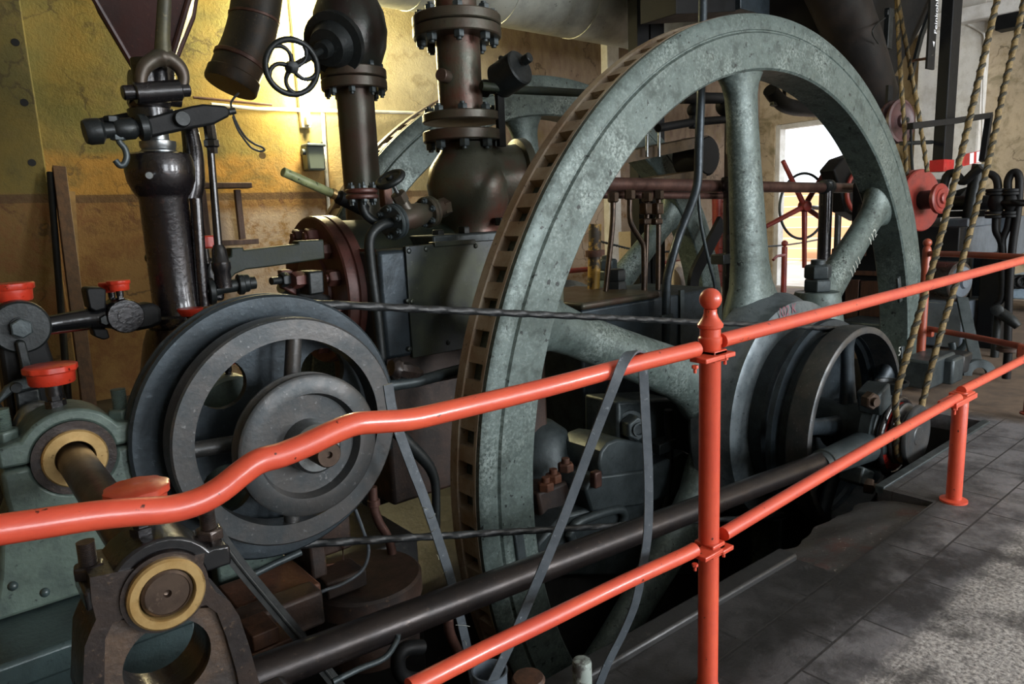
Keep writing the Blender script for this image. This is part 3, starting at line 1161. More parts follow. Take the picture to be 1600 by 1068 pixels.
# sunk panel round the window
pan = [P(a, b, yq - .03) for a, b in ((168, 1130), (170, 1010), (182, 985), (205, 975), (300, 962), (330, 955), (348, 968), (362, 1005), (378, 1060), (392, 1130))]
cutm.prism(pan, (0, .05, 0))
st = part(t, 'stand', m, M['oilybrown'], .008, cut=cutm)
m = MB().prism([P(a, b, yq + .012) for a, b in ((160, 1132), (163, 972), (330, 948), (352, 960), (398, 1132))], (0, .03, 0))
cutm = MB().lathe((hc_.x, yq - .02, hc_.z), (0, 1, 0), [(0, .074), (.2, .074)], 36)
part(st, 'sunk_panel', m, worn('rust_stained_panel', '#54402f', '#2c2521', '#6d5843', 5, .4, .6, .1, .5), cut=cutm, label='rust-stained sunk panel')
part(st, 'base', MB().bx(SX - .24, SX + .24, 1.26, 1.44, -.03, .45), M['oilybrown'], .02)
pedestal('pedestal_bearing', 'green-grey pedestal bearing with brass collar and red oil cup at far left', SX, 2.22, .815, .125, M['greeniron'], M['greeniron'], M['oilybrown'], .08, .046, .40, .21, False, True, .062, .17)
sh = thing('lay_shaft', 'short brown steel shaft between the green bearing and the front bearing', 'shaft', (SX, 1.8, SZ))
m = MB().lathe((SX, 1.27, .797), (0, 1, 0.012), [(.012, 0), (.010, .005), (.002, .007), (.002, .036), (0, .037), (.004, .042), (.02, .0425), (1.15, .046)], 36)
part(sh, 'shaft', m, M['brownsteel'])

rbg = thing('rear_bearing_cap', 'rounded green-grey bearing cap with red oil cup seen through the pulley hole', 'bearing', P(340, 640, 2.62))
c = P(345, 625, 2.62)
part(rbg, 'cap', MB().lathe((c.x, 2.47, c.z - .02), (0, 1, 0), [(0, .06), (0, .12), (.01, .13), (.10, .13), (.11, .12)], 32), M['greeniron'])
part(rbg, 'stand', MB().bx(c.x - .12, c.x + .12, 2.48, 2.57, -.06, c.z - .03), M['greeniron'], .01)
oil_cup(P(358, 590, 2.53), .036, .05, .05, parent=rbg)

# green bed frame the far-left bearing stands on
m = MB()
m.bx(-.9, .46, 2.0, 2.62, .34, .42)
m.bx(-.9, .44, 2.06, 2.6, -.06, .34)
bed = thing('bed_frame', 'blue-green cast bed frame in the bottom left corner under the bearing', 'machine bed', (-.2, 2.3, -.06))
part(bed, 'top_plate', MB().bx(-.9, .50, 1.98, 2.66, .335, .412), M['greenbed'], .012)
part(bed, 'frame', MB().bx(-.9, .46, 2.05, 2.62, -.06, .335), M['greenbed'], .015)
for (px, py) in ((70, 925), (20, 915)):
    part(bed, 'rivet', MB().sphere(at(px, py, y=2.05), .012, 12, 6), M['greenbed'])

# rocker: two upright links with a boss, at the far left edge
YK = 2.55
rk = thing('rocker_arm', 'black rocker arm with round boss and large red oil cup at left edge', 'rocker arm', P(40, 700, YK))
m = MB().plate([(-5, 520), (5, 500), (20, 487), (38, 484), (56, 490), (66, 505), (78, 545), (98, 600), (110, 640), (112, 760), (30, 760), (12, 640), (2, 570)], YK, .16)
part(rk, 'arm', m, M['black'], .012)
bc = P(34, 512, YK - .03)
part(rk, 'boss', MB().lathe(bc, (0, 1, 0), [(0, .028), (0, .032), (.012, .032), (.012, .072), (.018, .078), (.06, .08)], 36), M['iron'])
part(rk, 'boss_nut', MB().nut(P(33, 512, YK - .04), (0, -1, 0), .03, .02), M['iron2'])
m = MB().plate([(24, 535), (30, 531), (40, 533), (47, 560), (57, 592), (36, 595), (32, 570)], YK - .05, .03)
part(rk, 'link_plate', m, M['iron'], .006)
m = MB().plate([(-6, 625), (8, 605), (22, 596), (65, 586), (68, 603), (40, 610), (20, 614), (-6, 636)], YK - .07, .03)
lp = part(rk, 'lever', m, M['iron2'], .006)
part(lp, 'pin', MB().lathe(P(26, 606, YK - .085), (0, 1, 0), [(0, .006), (.0, .014), (.02, .016)], 16), M['iron'])
m = MB().plate([(23, 612), (62, 605), (70, 650), (78, 700), (40, 700), (28, 655)], YK - .06, .05)
part(rk, 'lower_link', m, M['iron'], .008)
part(rk, 'bright_collar', MB().tube([P(a, b, YK - .1) for a, b in ((36, 665), (42, 650), (52, 641), (64, 640), (72, 648))], .028, 12, 3), M['steel'])
p = P(24, 484, YK + .08)
oil_cup(p, .056, .055, .028, parent=rk)

# dark curved casting at the left edge behind the bed
m = MB().tube([P(a, b, 2.45) for a, b in ((-20, 640), (4, 680), (14, 730), (6, 790), (-22, 830))], .035, 12, 4)
solo('curved_pipe', 'thick dark curved pipe at the left edge beside the green bearing', 'pipe', m, M['iron'])

# connecting rod from the rocker to the column foot
YC = 2.72
cr = thing('valve_rod', 'black forged rod with two red oil cups reaching from rocker to column', 'connecting rod', P(150, 520, YC))
a = [P(x, y, YC) for x, y in ((58, 511), (90, 504), (140, 497), (190, 491))]
part(cr, 'rod', MB().tube([a[0], a[1], a[2], a[3]], [.030, .028, .034, .05], 18, 4), M['oily'])
m = MB().plate([(134, 453), (138, 449), (158, 449), (166, 452), (166, 482), (150, 487), (140, 482)], YC - .05, .1)
part(cr, 'cotter', m, M['black'], .006)
m = MB().plate([(145, 514), (168, 514), (172, 528), (162, 531), (148, 526)], YC - .04, .08)
part(cr, 'cotter', m, M['black'], .005)
kc = P(198, 494, YC - .07)
m = MB().lathe(kc, (0, 1, 0), [(0, .022), (0, .026), (.006, .026), (.006, .054), (.014, .058), (.13, .058), (.14, .05)], 30)
part(cr, 'knuckle', m, M['oily'])
part(cr, 'fork', MB().plate([(195, 480), (220, 476), (240, 473), (252, 480), (254, 505), (236, 513), (215, 517), (195, 512)], YC - .05, .1), M['black'], .012)
part(cr, 'pin', MB().nut(P(163, 499, YC - .03), (0, -1, 0), .018, .025), M['iron'])
for (px, py, dy) in ((176, 472, .05), (189, 470, -.03)):
    p = P(px, py, YC + dy)
    oil_cup(p, .034, .034, .036, parent=cr)
m = MB().tube([P(x, y, YC + .12) for x, y in ((66, 521), (120, 514), (150, 510))], .008, 10)
part(cr, 'red_stay', m, M['darkred'])

# ================================================================== GOVERNOR COLUMN
YG = 2.8
gx = P(262, 400, YG).x
gc = thing('valve_gear_column', 'glossy dark brown iron column with bulb top and crossarm at left', 'column', (gx, YG, -.06))


def gz(py, px=262):
    return P(px, py, YG).z


z0 = gz(503)
prof = [(-.02, .105), (.0, .11), (.02, .105), (.028, .093), (.05, .086), (.08, .083)]
zt = gz(306)
m = MB().lathe((gx + .012, YG, z0), (0, 0, 1), prof + [(zt - z0 - .01, .082), (zt - z0, .086)], 40)
part(gc, 'column', m, M['column'])
m = MB().lathe((gx + .012, YG, z0 - .02), (0, 0, 1), [(0, .112), (-.05, .13), (-.14, .15), (-.3, .155), (-.8, .155), (-1.1, .19), (z0 * -1 - .02, .19)], 36)
cutm = MB().sphere((gx - .06, YG - .17, z0 - .2), .1, 20, 12, 1.3)
part(gc, 'foot', m, M['oilybrown'], cut=cutm)
zb = gz(306)
H = gz(240) - zb
m = MB().lathe((gx + .012, YG, zb), (0, 0, 1), [(0, .088), (H * .12, .098), (H * .35, .112), (H * .6, .116), (H * .82, .113), (H * .95, .108), (H, .095), (H, 0)], 40)
bulb = part(gc, 'bulb', m, M['column'])
part(bulb, 'stub', MB().cyl(P(233, 274, YG - .14), P(233, 274, YG - .08), .013, n=16, bev=.002), M['steel'])
part(gc, 'side_pipe', MB().tube([P(x, y, YG + .05) for x, y in ((296, 312), (302, 285), (302, 240), (296, 200))], [.04, .042, .036, .03], 18, 4), M['column'])
part(gc, 'side_knob', MB().sphere(P(236, 403, YG + .02), .022, 16, 10), M['column'])
part(gc, 'raised_rib', MB().tube([P(x, y, YG - .06) for x, y in ((306, 310), (312, 400), (318, 478))], .022, 12, 3), M['column'])
# polished neck
zn = gz(242)
m = MB().lathe((gx + .015, YG, zn - .01), (0, 0, 1), [(0, .062), (.022, .062), (.028, .055), (.04, .06), (.055, .06), (.06, .04), (.12, .04), (.125, .05), (.17, .05)], 32)
part(gc, 'neck', m, M['steel'])
zn2 = gz(178)
m = MB().lathe((gx + .005, YG, zn2 - .02), (0, 0, 1), [(0, .075), (.03, .075), (.035, .065), (.05, .072), (.075, .07), (.08, .05), (.11, .05), (.115, .045), (.2, .045)], 32)
part(gc, 'gland', m, M['oily'])
# crossarm: bar with rounded far end, plates and hook
m = MB().plate([(216, 190), (230, 183), (300, 165), (318, 162), (354, 165), (361, 174), (358, 182), (335, 194), (300, 200), (240, 213), (228, 210)], YG - .11, .05)
arm = part(gc, 'crossarm', m, M['black'], .008)
part(arm, 'pivot', MB().lathe(P(286, 185, YG - .135), (0, 1, 0), [(0, .012), (0, .024), (.01, .028), (.05, .028)], 20), M['iron'])
part(arm, 'end_stub', MB().cyl(P(356, 175, YG - .08), P(367, 173, YG - .08), .012, n=12), M['iron'])
a, b = P(222, 199, YG - .09), P(138, 206, YG - .09)
m = MB().tube([a, b], .026, 16).lathe(b, a - b, [(-.012, .036), (.0, .042), (.035, .042), (.045, .03)], 24).lathe(b + (a - b) * .46, a - b, [(0, .028), (.01, .036), (.06, .036), (.07, .028)], 8)
m.lathe(b + (a - b) * .9, a - b, [(0, .03), (.008, .044), (.03, .044), (.04, .03)], 24)
part(gc, 'cross_rod', m, M['iron'])
a2, b2 = P(228, 180, YG + .06), P(146, 197, YG + .06)
part(gc, 'back_rod', MB().tube([a2, b2], .022, 14), M['black'])
m = MB().tube([P(x, y, YG - .09) for x, y in ((185, 214), (187, 222), (195, 232), (198, 245), (194, 256), (187, 258), (180, 250))], .0105, 12, 5)
m.nut(P(185, 219, YG - .09), (0, 0, 1), .024, .018)
hook = part(gc, 'hook', m, M['iron2'])
m = MB().nut(P(175, 191, YG - .09), (0, 0, 1), .024, .02)
part(gc, 'hook_nut', m, M['iron'])
# fork head and hanging rod above
m = MB().tube([P(x, y, YG - .1) for x, y in ((220, 142), (220, 122), (226, 105), (240, 94), (254, 90), (268, 94), (281, 106), (287, 122), (284, 140))], [.018, .02, .024, .026, .034, .026, .024, .02, .018], 14, 4)
fk = part(gc, 'fork', m, M['olive'])
m = MB().tube([P(x, y, YG - .1) for x, y in ((255, 92), (254, 60), (257, 0), (258, -40))], [.03, .024, .022, .022], 14)
part(gc, 'hanging_rod', m, worn('olive_worn_rod', '#4d4a36', '#3b3a30', '#5f5a44', 10, .35, .5, .3, .15))
part(gc, 'yoke_pin', MB().cyl(P(191, 145, YG - .1), P(296, 140, YG - .1), .024, n=20, bev=.004).cyl(P(210, 146, YG - .1), P(282, 141, YG - .1), .036, n=20, bev=.004), M['oily'])
part(gc, 'rear_yoke', MB().lathe(P(214, 133, YG + .04), (1, 0, 0), [(-.02, .05), (.03, .055), (.05, .04)], 20).cyl(P(200, 150, YG - .02), P(282, 157, YG - .02), .024, n=16), M['oily'])
m = MB().cyl(P(249, 140, YG), P(249, 100, YG), .05, n=28, bev=.004)
part(gc, 'spindle', m, M['oily'])
# link rod going down to the cross shaft
m = MB().tube([P(x, y, YG - .08) for x, y in ((327, 197), (330, 245), (341, 383), (346, 430))], [.014, .013, .015, .015], 12)
m.lathe(P(327, 195, YG - .08), (.02, 0, -1), [(0, .022), (.05, .022), (.055, .028), (.075, .028), (.08, .02), (.1, .018)], 8)
m.lathe(P(341, 382, YG - .08), (.02, 0, -1), [(0, .018), (.02, .026), (.06, .03), (.065, .034), (.09, .034), (.1, .03), (.16, .03)], 16)
part(gc, 'link_rod', m, M['oily'])
m = MB().tube([P(x, y, YG - .05) for x, y in ((322, 456), (350, 448), (385, 443), (398, 441))], .025, 14)
for (px, py, r) in ((376, 444, .04), (384, 442, .035), (330, 455, .05)):
    m.lathe(P(px, py, YG - .05), (1, -.1, 0), [(-.012, r * .9), (-.008, r), (.008, r), (.012, r * .9)], 22)
part(gc, 'cross_shaft', m, M['iron'])
part(gc, 'bracket', MB().plate([(318, 470), (318, 420), (328, 402), (345, 402), (352, 425), (352, 470)], YG + .02, .06), M['oily'], .012)
p = P(322, 412, YG + .02)
st = part(gc, 'oil_cup_stem', MB().cyl(p, p + V((0, 0, .055)), .016, n=12), M['oily'])
m = MB().box(p + V((0, 0, .082)), (.066, .066, .048))
part(gc, 'oil_cup', m, M['cup'], .006, label='square red oil cup')
p = P(297, 484, YG - .2)
st = part(gc, 'oil_cup_stem', MB().cyl(p - V((0, 0, .07)), p - V((0, 0, .01)), .014, n=12), M['oily'])
part(gc, 'oil_cup', MB().lathe(p - V((0, 0, .02)), (0, 0, 1), [(0, .03), (.02, .042), (.026, .042), (.028, 0)], 24), M['cup'], label='red oil cup')
# ================================================================== STEAM PIPES AND VALVES


def flange(parent, o, ax, r, t, nb, br, mat, n=36, a0=.2, side=-1, nm='flange', nh=.03, ns=.024, nutmat=None):
    o = V(o)
    axn, u, w_ = basis(ax)
    fl = part(parent, nm, MB().lathe(o, ax, [(0, r - .006), (.006, r), (t - .006, r), (t, r - .006)], n), mat)
    for k in range(nb):
        a = a0 + 2 * pi * k / nb
        p = o + (u * cos(a) + w_ * sin(a)) * br
        if side <= 0:
            part(fl, 'nut', MB().nut(p, -axn, ns, nh, .012), nutmat or M['iron2'])
        else:
            part(fl, 'nut', MB().nut(p + axn * t, axn, ns, nh, .012), nutmat or M['iron2'])
    return fl


# --- stop valve pipe
Y1 = 4.0
b, tpt = P(568, 330, Y1), P(553, 110, Y1)
x1 = (b.x + tpt.x) / 2
sv = thing('stop_valve_pipe', 'olive brown steam pipe with bulbous stop valve and spoked handwheel at top', 'steam pipe', (x1, Y1, 1.25))
zf = P(552, 142, Y1).z
part(sv, 'pipe', MB().cyl((x1, Y1, 1.15), (x1, Y1, zf + .02), .112, n=32), M['olive'])
flange(sv, (x1, Y1, zf), (0, 0, 1), .195, .06, 8, .16, M['olive'], side=-1, ns=.022)
flange(sv, (x1, Y1, zf + .065), (0, 0, 1), .195, .055, 8, .16, M['olive'], side=1, ns=.022)
zb_ = zf + .115
zc_ = P(545, 48, Y1).z
m = MB().lathe((x1, Y1, zb_), (0, 0, 1), [(0, .15), (.02, .165), (zc_ - zb_ - .1, .205), (zc_ - zb_, .218), (zc_ - zb_ + .1, .205), (zc_ - zb_ + .2, .16), (zc_ - zb_ + .24, .15)], 36)
part(sv, 'valve_body', m, M['bulb'])
zt_ = zc_ + .24
flange(sv, (x1, Y1, zt_), (0, 0, 1), .2, .05, 8, .16, M['olive'], side=-1, ns=.022)
flange(sv, (x1, Y1, zt_ + .055), (0, 0, 1), .2, .05, 8, .16, M['olive'], side=1, ns=.022)
part(sv, 'upper_pipe', MB().cyl((x1, Y1, zt_ + .1), (x1, Y1, FZ - .01), .11, n=28), M['olive'])
wc = P(456, 105, 3.62)
bc = V((x1, Y1, zc_ - .02))
ax = (wc - bc).normalized()
m = MB().lathe(bc, ax, [(.1, .15), (.20, .15), (.205, .175), (.25, .175), (.255, .13), (.33, .10), (.335, .05), (.40, .045)], 28)
part(sv, 'bonnet', m, M['iron'])
part(sv, 'spindle', MB().cyl(bc + ax * .3, wc + ax * .04, .018, n=14), M['iron'])
R = .145
axn, u, w_ = basis((-.15, -1, -.25))
m = MB().torus(wc, axn, R - .014, .0155, 48, 12)
hw = part(sv, 'handwheel', m, M['iron'])
m = MB().lathe(wc, axn, [(-.025, .02), (-.025, .03), (.025, .03), (.03, .018)], 20)
for k in range(5):
    pts = []
    for i in range(6):
        t = i / 5
        r = .02 + (R - .03) * t
        a = 2 * pi * k / 5 + .9 * t * t * .9
        pts.append(wc + (u * cos(a) + w_ * sin(a)) * r)
    part(hw, 'spoke', MB().tube(pts, [.013, .010, .013], 10, 3), M['iron'])
part(hw, 'wheel_hub', m, M['iron'])

# --- second steam pipe with non-return valve on the steam chest
Y2 = 3.42
x2 = P(722, 200, Y2).x
s2 = thing('steam_inlet_pipe', 'thick rust-tinted steam pipe with three bolted flanges and round valve body', 'steam pipe', (x2, Y2, 1.3))
def z2(py):
    return P(722, py, Y2).z
za, zb2 = z2(72), z2(175)
part(s2, 'upper_pipe', MB().cyl((x2, Y2, z2(35)), (x2, Y2, FZ - .01), .118, n=32), M['valve'])
part(s2, 'pipe', MB().cyl((x2, Y2, z2(190)), (x2, Y2, z2(55)), .126, n=36), M['valve'])
flange(s2, (x2, Y2, z2(63)), (0, 0, 1), .25, .058, 8, .205, M['olive'], side=-1, ns=.03, nh=.035)
flange(s2, (x2, Y2, z2(63) + .063), (0, 0, 1), .25, .055, 8, .205, M['olive'], side=1, ns=.03, nh=.03)
flange(s2, (x2, Y2, z2(192)), (0, 0, 1), .225, .05, 8, .185, M['olive'], side=1, ns=.028, nh=.03)
flange(s2, (x2, Y2, z2(222)), (0, 0, 1), .228, .06, 8, .185, M['olive'], side=-1, ns=.03, nh=.04)
part(s2, 'stub', MB().cyl((x2 - .12, Y2 - .05, z2(126)), (x2 - .19, Y2 - .09, z2(126)), .035, n=20, bev=.004), M['olive'])
part(s2, 'side_fitting', MB().lathe((x2 + .1, Y2 - .05, z2(138)), (1, -.2, 0), [(0, .04), (.03, .05), (.05, .05), (.055, .03), (.1, .03), (.105, .04), (.13, .04)], 18), M['iron'])
zlo = z2(364)
zbm = z2(287)
h = z2(224) - zlo
prof = [(0, .17), (.03, .165), (h * .15, .19), (h * .35, .235), (h * .55, .25), (h * .75, .225), (h * .92, .16), (h, .15)]
vb = part(s2, 'valve_body', MB().lathe((x2 + .03, Y2, zlo), (0, 0, 1), prof, 44), M['valve'])
d = V((1, -.28, 0)).normalized()
c0 = V((x2 + .03, Y2, zbm + .03))
part(s2, 'side_bonnet', MB().lathe(c0, d, [(.1, .2), (.26, .19), (.29, .195), (.30, .225), (.345, .23), (.35, .21), (.36, 0)], 36), M['valve'])
_, u, w_ = basis(d)
for k in range(8):
    a = .4 + 2 * pi * k / 8
    part(s2, 'bonnet_nut', MB().nut(c0 + d * .345 + (u * cos(a) + w_ * sin(a)) * .19, d, .026, .028), M['iron2'])

# --- counterweight lever
Yw = 3.2
cw = thing('weighted_lever', 'dark lever arm with cylindrical counterweight to the right of the steam pipe', 'lever', P(790, 225, Yw))
a, b = P(779, 128, Yw + .06), P(814, 104, Yw - .1)
part(cw, 'weight', MB().cyl(a, b, .098, n=32, bev=.008), M['iron'])
dd = (b - a).normalized()
part(cw, 'end_stub', MB().cyl(b + V((.02, 0, .03)), b + dd * .05 + V((.02, 0, .03)), .028, n=16, bev=.004), M['iron'])
part(cw, 'thumb_screw', MB().cyl(P(790, 100, Yw), P(783, 92, Yw), .012, n=10).sphere(P(783, 92, Yw), .018, 12, 8), M['iron'])
part(cw, 'arm', MB().tube([P(752, 134, Yw + .02), P(800, 140, Yw), P(925, 146, Yw + .05)], .024, 14), M['greenwood'])
part(cw, 'support_bar', MB().box((P(789, 190, Yw).x, Yw + .04, (P(789, 145, Yw).z + P(789, 228, Yw).z) / 2), (.05, .03, P(789, 145, Yw).z - P(789, 228, Yw).z)), M['black'], .004)

# ================================================================== STEAM CYLINDER
XC = 1.66
cc = at(508, 452, x=XC)
YCY, ZCY = cc.y, cc.z
cyl = thing('steam_cylinder', 'horizontal steam engine cylinder with red-brown bolted end flange and riveted steel jacket', 'engine cylinder', (2.2, YCY, .3))
part(cyl, 'barrel', MB().cyl((XC + .08, YCY, ZCY), (2.95, YCY, ZCY), .365, n=56), M['greenwood'])
fl = part(cyl, 'end_flange', MB().lathe((XC - .06, YCY, ZCY), (1, 0, 0), [(0, 0), (0, .385), (.008, .394), (.055, .396), (.06, .385), (.065, .385), (.07, .396), (.12, .396), (.125, .38), (.125, 0)], 72), M['redflange'])
part(fl, 'cover', MB().lathe((XC - .13, YCY, ZCY), (1, 0, 0), [(.05, 0), (.05, .19), (.055, .20), (.072, .205), (.075, .21), (.075, 0)], 48), M['redflange'])
for k in range(12):
    a = rad(14 + 30 * k)
    p = V((XC - .06, YCY + cos(a) * .30, ZCY + sin(a) * .30))
    part(fl, 'nut', MB().nut(p, (-1, 0, 0), .043, .055, .012, ref=(0, .3, 1)), M['redflange'])
YJ = 3.06
xa, xb, xm = P(592, 383, YJ).x, 2.92, P(632, 385, YJ).x
zt, zb = P(632, 386, YJ).z, P(640, 557, YJ).z
part(cyl, 'corner_post', MB().bx(XC + .05, xa + .01, YJ + .05, YCY, zb - .1, zt), M['redflange'], .01)
part(cyl, 'jacket', MB().bx(xa, xb, YJ + .01, YCY, zb, zt - .01), M['bluegrey'], .02)
part(cyl, 'jacket_panel', MB().bx(xm, xb, YJ - .008, YJ + .02, zb - .01, zt + .005), M['jacket'], .004)
for (px, py) in ((639, 392), (666, 389), (743, 384), (637, 470), (644, 471), (640, 545), (700, 535)):
    p = P(px, py, YJ - .008)
    part(cyl, 'rivet', MB().lathe(p, (0, -1, 0), [(0, .014), (.006, .011), (.01, 0)], 14), M['jacket'])
part(cyl, 'top_strip', MB().bx(P(676, 380, YJ).x, P(740, 378, YJ).x, YJ - .02, YJ + .04, zt - .01, zt + .015), M['jacket'], .004)
xv0, xv1 = P(672, 372, 3.15).x, 2.95
part(cyl, 'valve_seat', MB().bx(xv0, xv1, 3.12, 3.7, zt - .02, zlo + .005), M['iron2'], .01)
for (px, py) in ((685, 372), (725, 366), (782, 352)):
    part(cyl, 'seat_nut', MB().nut(P(px, py, 3.2), (0, 0, 1), .035, .045), M['iron'], .003)
part(cyl, 'lower_casing', MB().bx(XC + .1, 2.9, YJ + .15, YCY + .2, -.1, zb + .02), M['rustdark'], .02)

# drain valve with small handwheel in front of the cylinder
Yd = 2.98
dv_ = thing('drain_valve', 'small bronze globe valve with handwheel and pipe bending down past the jacket', 'valve', P(640, 345, Yd))
a, b = P(612, 347, Yd), P(690, 325, Yd + .1)
d = (b - a).normalized()
Lv = (b - a).length
m = MB().lathe(a, d, [(.02, .05), (Lv * .25, .055), (Lv * .4, .062), (Lv * .55, .055), (Lv * .7, .045), (Lv * .98, .045)], 24)
part(dv_, 'body', m, M['olive'])
flange(dv_, a - d * .01, d, .085, .022, 6, .065, M['iron2'], 28, side=0, ns=.016, nh=.014)
flange(dv_, a + d * .016, d, .085, .02, 0, .065, M['iron2'], 28)
flange(dv_, a + d * (Lv * .66), d, .078, .022, 6, .06, M['olive'], 28, side=0, ns=.016, nh=.014)
flange(dv_, a + d * (Lv * .66 + .026), d, .078, .02, 0, .06, M['olive'], 28)
part(dv_, 'hex_coupling', MB().lathe(a + d * Lv * .95, d, [(0, .04), (.005, .05), (.05, .05), (.055, .04)], 6), M['olive'])
hc = P(610, 280, Yd)
sb = a + d * Lv * .35
part(dv_, 'gland', MB().tube([sb, sb + (hc - sb) * .42], [.045, .03], 14).lathe(sb + (hc - sb) * .4, hc - sb, [(0, .03), (.005, .038), (.05, .038), (.055, .025)], 6), M['olive'])
part(dv_, 'spindle', MB().cyl(sb, hc, .010, n=10), M['steel'])
hw = part(dv_, 'handwheel', MB().torus(hc, hc - sb, .062, .015, 32, 10), M['iron'])
part(hw, 'wheel_web', MB().lathe(hc, hc - sb, [(-.006, .06), (.006, .06)], 24).lathe(hc, hc - sb, [(-.012, .02), (.02, .018)], 14), M['iron'])
part(dv_, 'pipe', MB().tube([P(x, y, yy) for x, y, yy in ((612, 347, Yd), (597, 351, Yd - .02), (583, 362, Yd - .03), (577, 380, Yd - .03), (580, 420, Yd - .03), (590, 500, Yd - .03), (600, 600, Yd - .03), (606, 700, Yd - .03))], .024, 14, 4), M['iron'])
part(dv_, 'red_plug', MB().box(P(603, 307, Yd + .15), (.05, .05, .1)), M['rust'], .006)

dp = thing('condensate_pipe', 'short bent pipe hanging from a small bolted flange pair', 'pipe', P(566, 320, 3.05))
fa = P(566, 311, 3.05)
flange(dp, fa, (0, 0, 1), .075, .022, 6, .058, M['redflange'], 28, side=-1, ns=.015, nh=.016)
flange(dp, fa + V((0, 0, .026)), (0, 0, 1), .075, .022, 6, .058, M['redflange'], 28, side=1, ns=.015, nh=.016)
part(dp, 'pipe', MB().tube([P(x, y, 3.05) for x, y in ((566, 312), (567, 325), (574, 338), (588, 347), (598, 349))], .021, 12, 4), M['iron'])

th = thing('thermometer', 'slanted greenish tube thermometer sticking out of the cylinder', 'thermometer', P(545, 312, 3.3))
a, b = P(442, 268, 3.25), P(518, 302, 3.3)
part(th, 'tube', MB().cyl(a, b, .022, n=18, bev=.003), worn('pale_green_enamel', '#8d9468', '#6f7752', '#39402c', 9, .3, .45, 0, .1, (.45, .6), (.6, .66), 40))
part(th, 'ferrule', MB().cyl(b, P(524, 304, 3.3), .026, n=18), M['brass'])
part(th, 'stem', MB().lathe(P(522, 304, 3.3), P(550, 318, 3.32) - P(522, 304, 3.3), [(0, .02), (.02, .02), (.03, .036), (.1, .036), (.2, .036)], 12), M['black'])

# slide bar bracket to the left of the cylinder
Yb = 3.05
bb = thing('support_bar', 'dark green forged bar running from the column bracket to the cylinder flange', 'bar', P(430, 430, Yb))
m = MB().plate([(361, 387), (381, 386), (381, 391), (466, 381), (466, 376), (506, 374), (508, 404), (440, 414), (410, 418), (385, 421), (368, 428), (357, 440), (354, 425), (355, 403), (361, 400)], Yb, .07)
part(bb, 'bar', m, M['greenwood'], .006)
gb = thing('gland_block', 'rusty square gland block with bolts in front of the red cylinder flange', 'block', P(475, 465, 3.15))
part(gb, 'plate', MB().plate([(439, 422), (456, 421), (464, 432), (464, 462), (442, 450)], 3.2, .05), M['redflange'], .006)
part(gb, 'block', MB().plate([(482, 424), (506, 422), (508, 458), (484, 462)], 3.1, .12), M['iron'], .01)
part(gb, 'bolt', MB().nut(P(449, 436, 3.18), (-1, -.3, 0), .035, .04, .05), M['iron'])
part(gb, 'bolt', MB().nut(P(473, 436, 3.16), (-1, -.3, 0), .04, .06), M['redflange'])
part(gb, 'rod', MB().cyl(P(440, 448, 3.25), P(510, 470, 3.4), .03, n=16), M['steel'])

# low horizontal pipe with tap left of the flywheel
Yt = 2.85
tp = thing('low_pipe', 'dark horizontal pipe with a brass tap just left of the flywheel rim', 'pipe', P(670, 600, Yt))
part(tp, 'pipe', MB().tube([P(600, 603, Yt), P(650, 596, Yt), P(690, 585, Yt), P(735, 573, Yt)], .028, 14, 2), M['iron2'])
part(tp, 'tap', MB().lathe(P(610, 575, Yt), P(655, 582, Yt) - P(610, 575, Yt), [(0, .04), (.02, .055), (.04, .055), (.05, .04), (.09, .045), (.15, .03), (.18, .012)], 8), M['oilybrown'])
m = MB().plate([(608, 606), (735, 580), (735, 586), (608, 612)], Yt + .04, .1)
part(tp, 'ledge', m, M['rustdark'])

# ================================================================== BEARING BEHIND THE FLYWHEEL
Yn = 2.79
mbx = thing('main_bearing_block', 'dark grey main bearing casting with big hexagonal nut seen through the spokes', 'bearing', P(1000, 800, 2.95))
part(mbx, 'upright', MB().plate([(966, 627), (1050, 622), (1090, 640), (1095, 800), (1000, 800), (966, 700)], Yn + .12, .3), M['iron2'], .02)
nc = P(985, 665, Yn + .1)
nt = part(mbx, 'nut', MB().nut(nc, (-.35, -1, .05), .085, .1), M['iron2'], .006)
part(nt, 'bolt_end', MB().lathe(nc, (-.35, -1, .05), [(.09, .045), (.115, .045), (.115, .035), (.10, .03), (.10, 0)], 20), M['iron2'])
part(mbx, 'washer', MB().cyl(nc + V((.02, .05, 0)), nc, .1, n=28), M['iron2'])
m = MB().plate([(936, 725), (940, 705), (950, 692), (965, 686), (1000, 690), (1018, 700), (1015, 735), (1000, 750), (940, 745)], Yn + .02, .35)
part(mbx, 'hump', m, M['iron2'], .015)
m = MB().plate([(915, 765), (925, 745), (1005, 735), (1070, 705), (1100, 720), (1100, 760), (1000, 790), (925, 800)], Yn, .4)
part(mbx, 'ledge', m, M['iron2'], .015)
m = MB().plate([(840, 850), (880, 805), (1000, 775), (1100, 745), (1100, 900), (840, 900)], Yn + .03, .45)
part(mbx, 'foot', m, M['iron2'], .02)
sl = [P(x, y, Yn + .0) for x, y in ((890, 835), (905, 815), (960, 796), (974, 800), (974, 815), (962, 828), (905, 850))]
part(mbx, 'slot_rim', MB().tube(smooth_path(sl + [sl[0]], 5)[:-1], .028, 12, closed=True), M['iron2'])
part(mbx, 'gib_bolt', MB().box(P(931, 748, Yn - .02), (.06, .05, .1)), M['rustpipe'], .01)
m = MB().tube([P(x, y, Yn + .02) for x, y in ((1044, 640), (1046, 700), (1043, 760), (1036, 800))], .028, 14, 3)
pipe_ = part(mbx, 'pipe', m, M['iron'])
part(mbx, 'pipe_clip', MB().bx(P(1025, 697, Yn).x, P(1052, 697, Yn).x, Yn - .03, Yn + .08, P(1040, 704, Yn).z, P(1040, 688, Yn).z), M['iron'], .006)
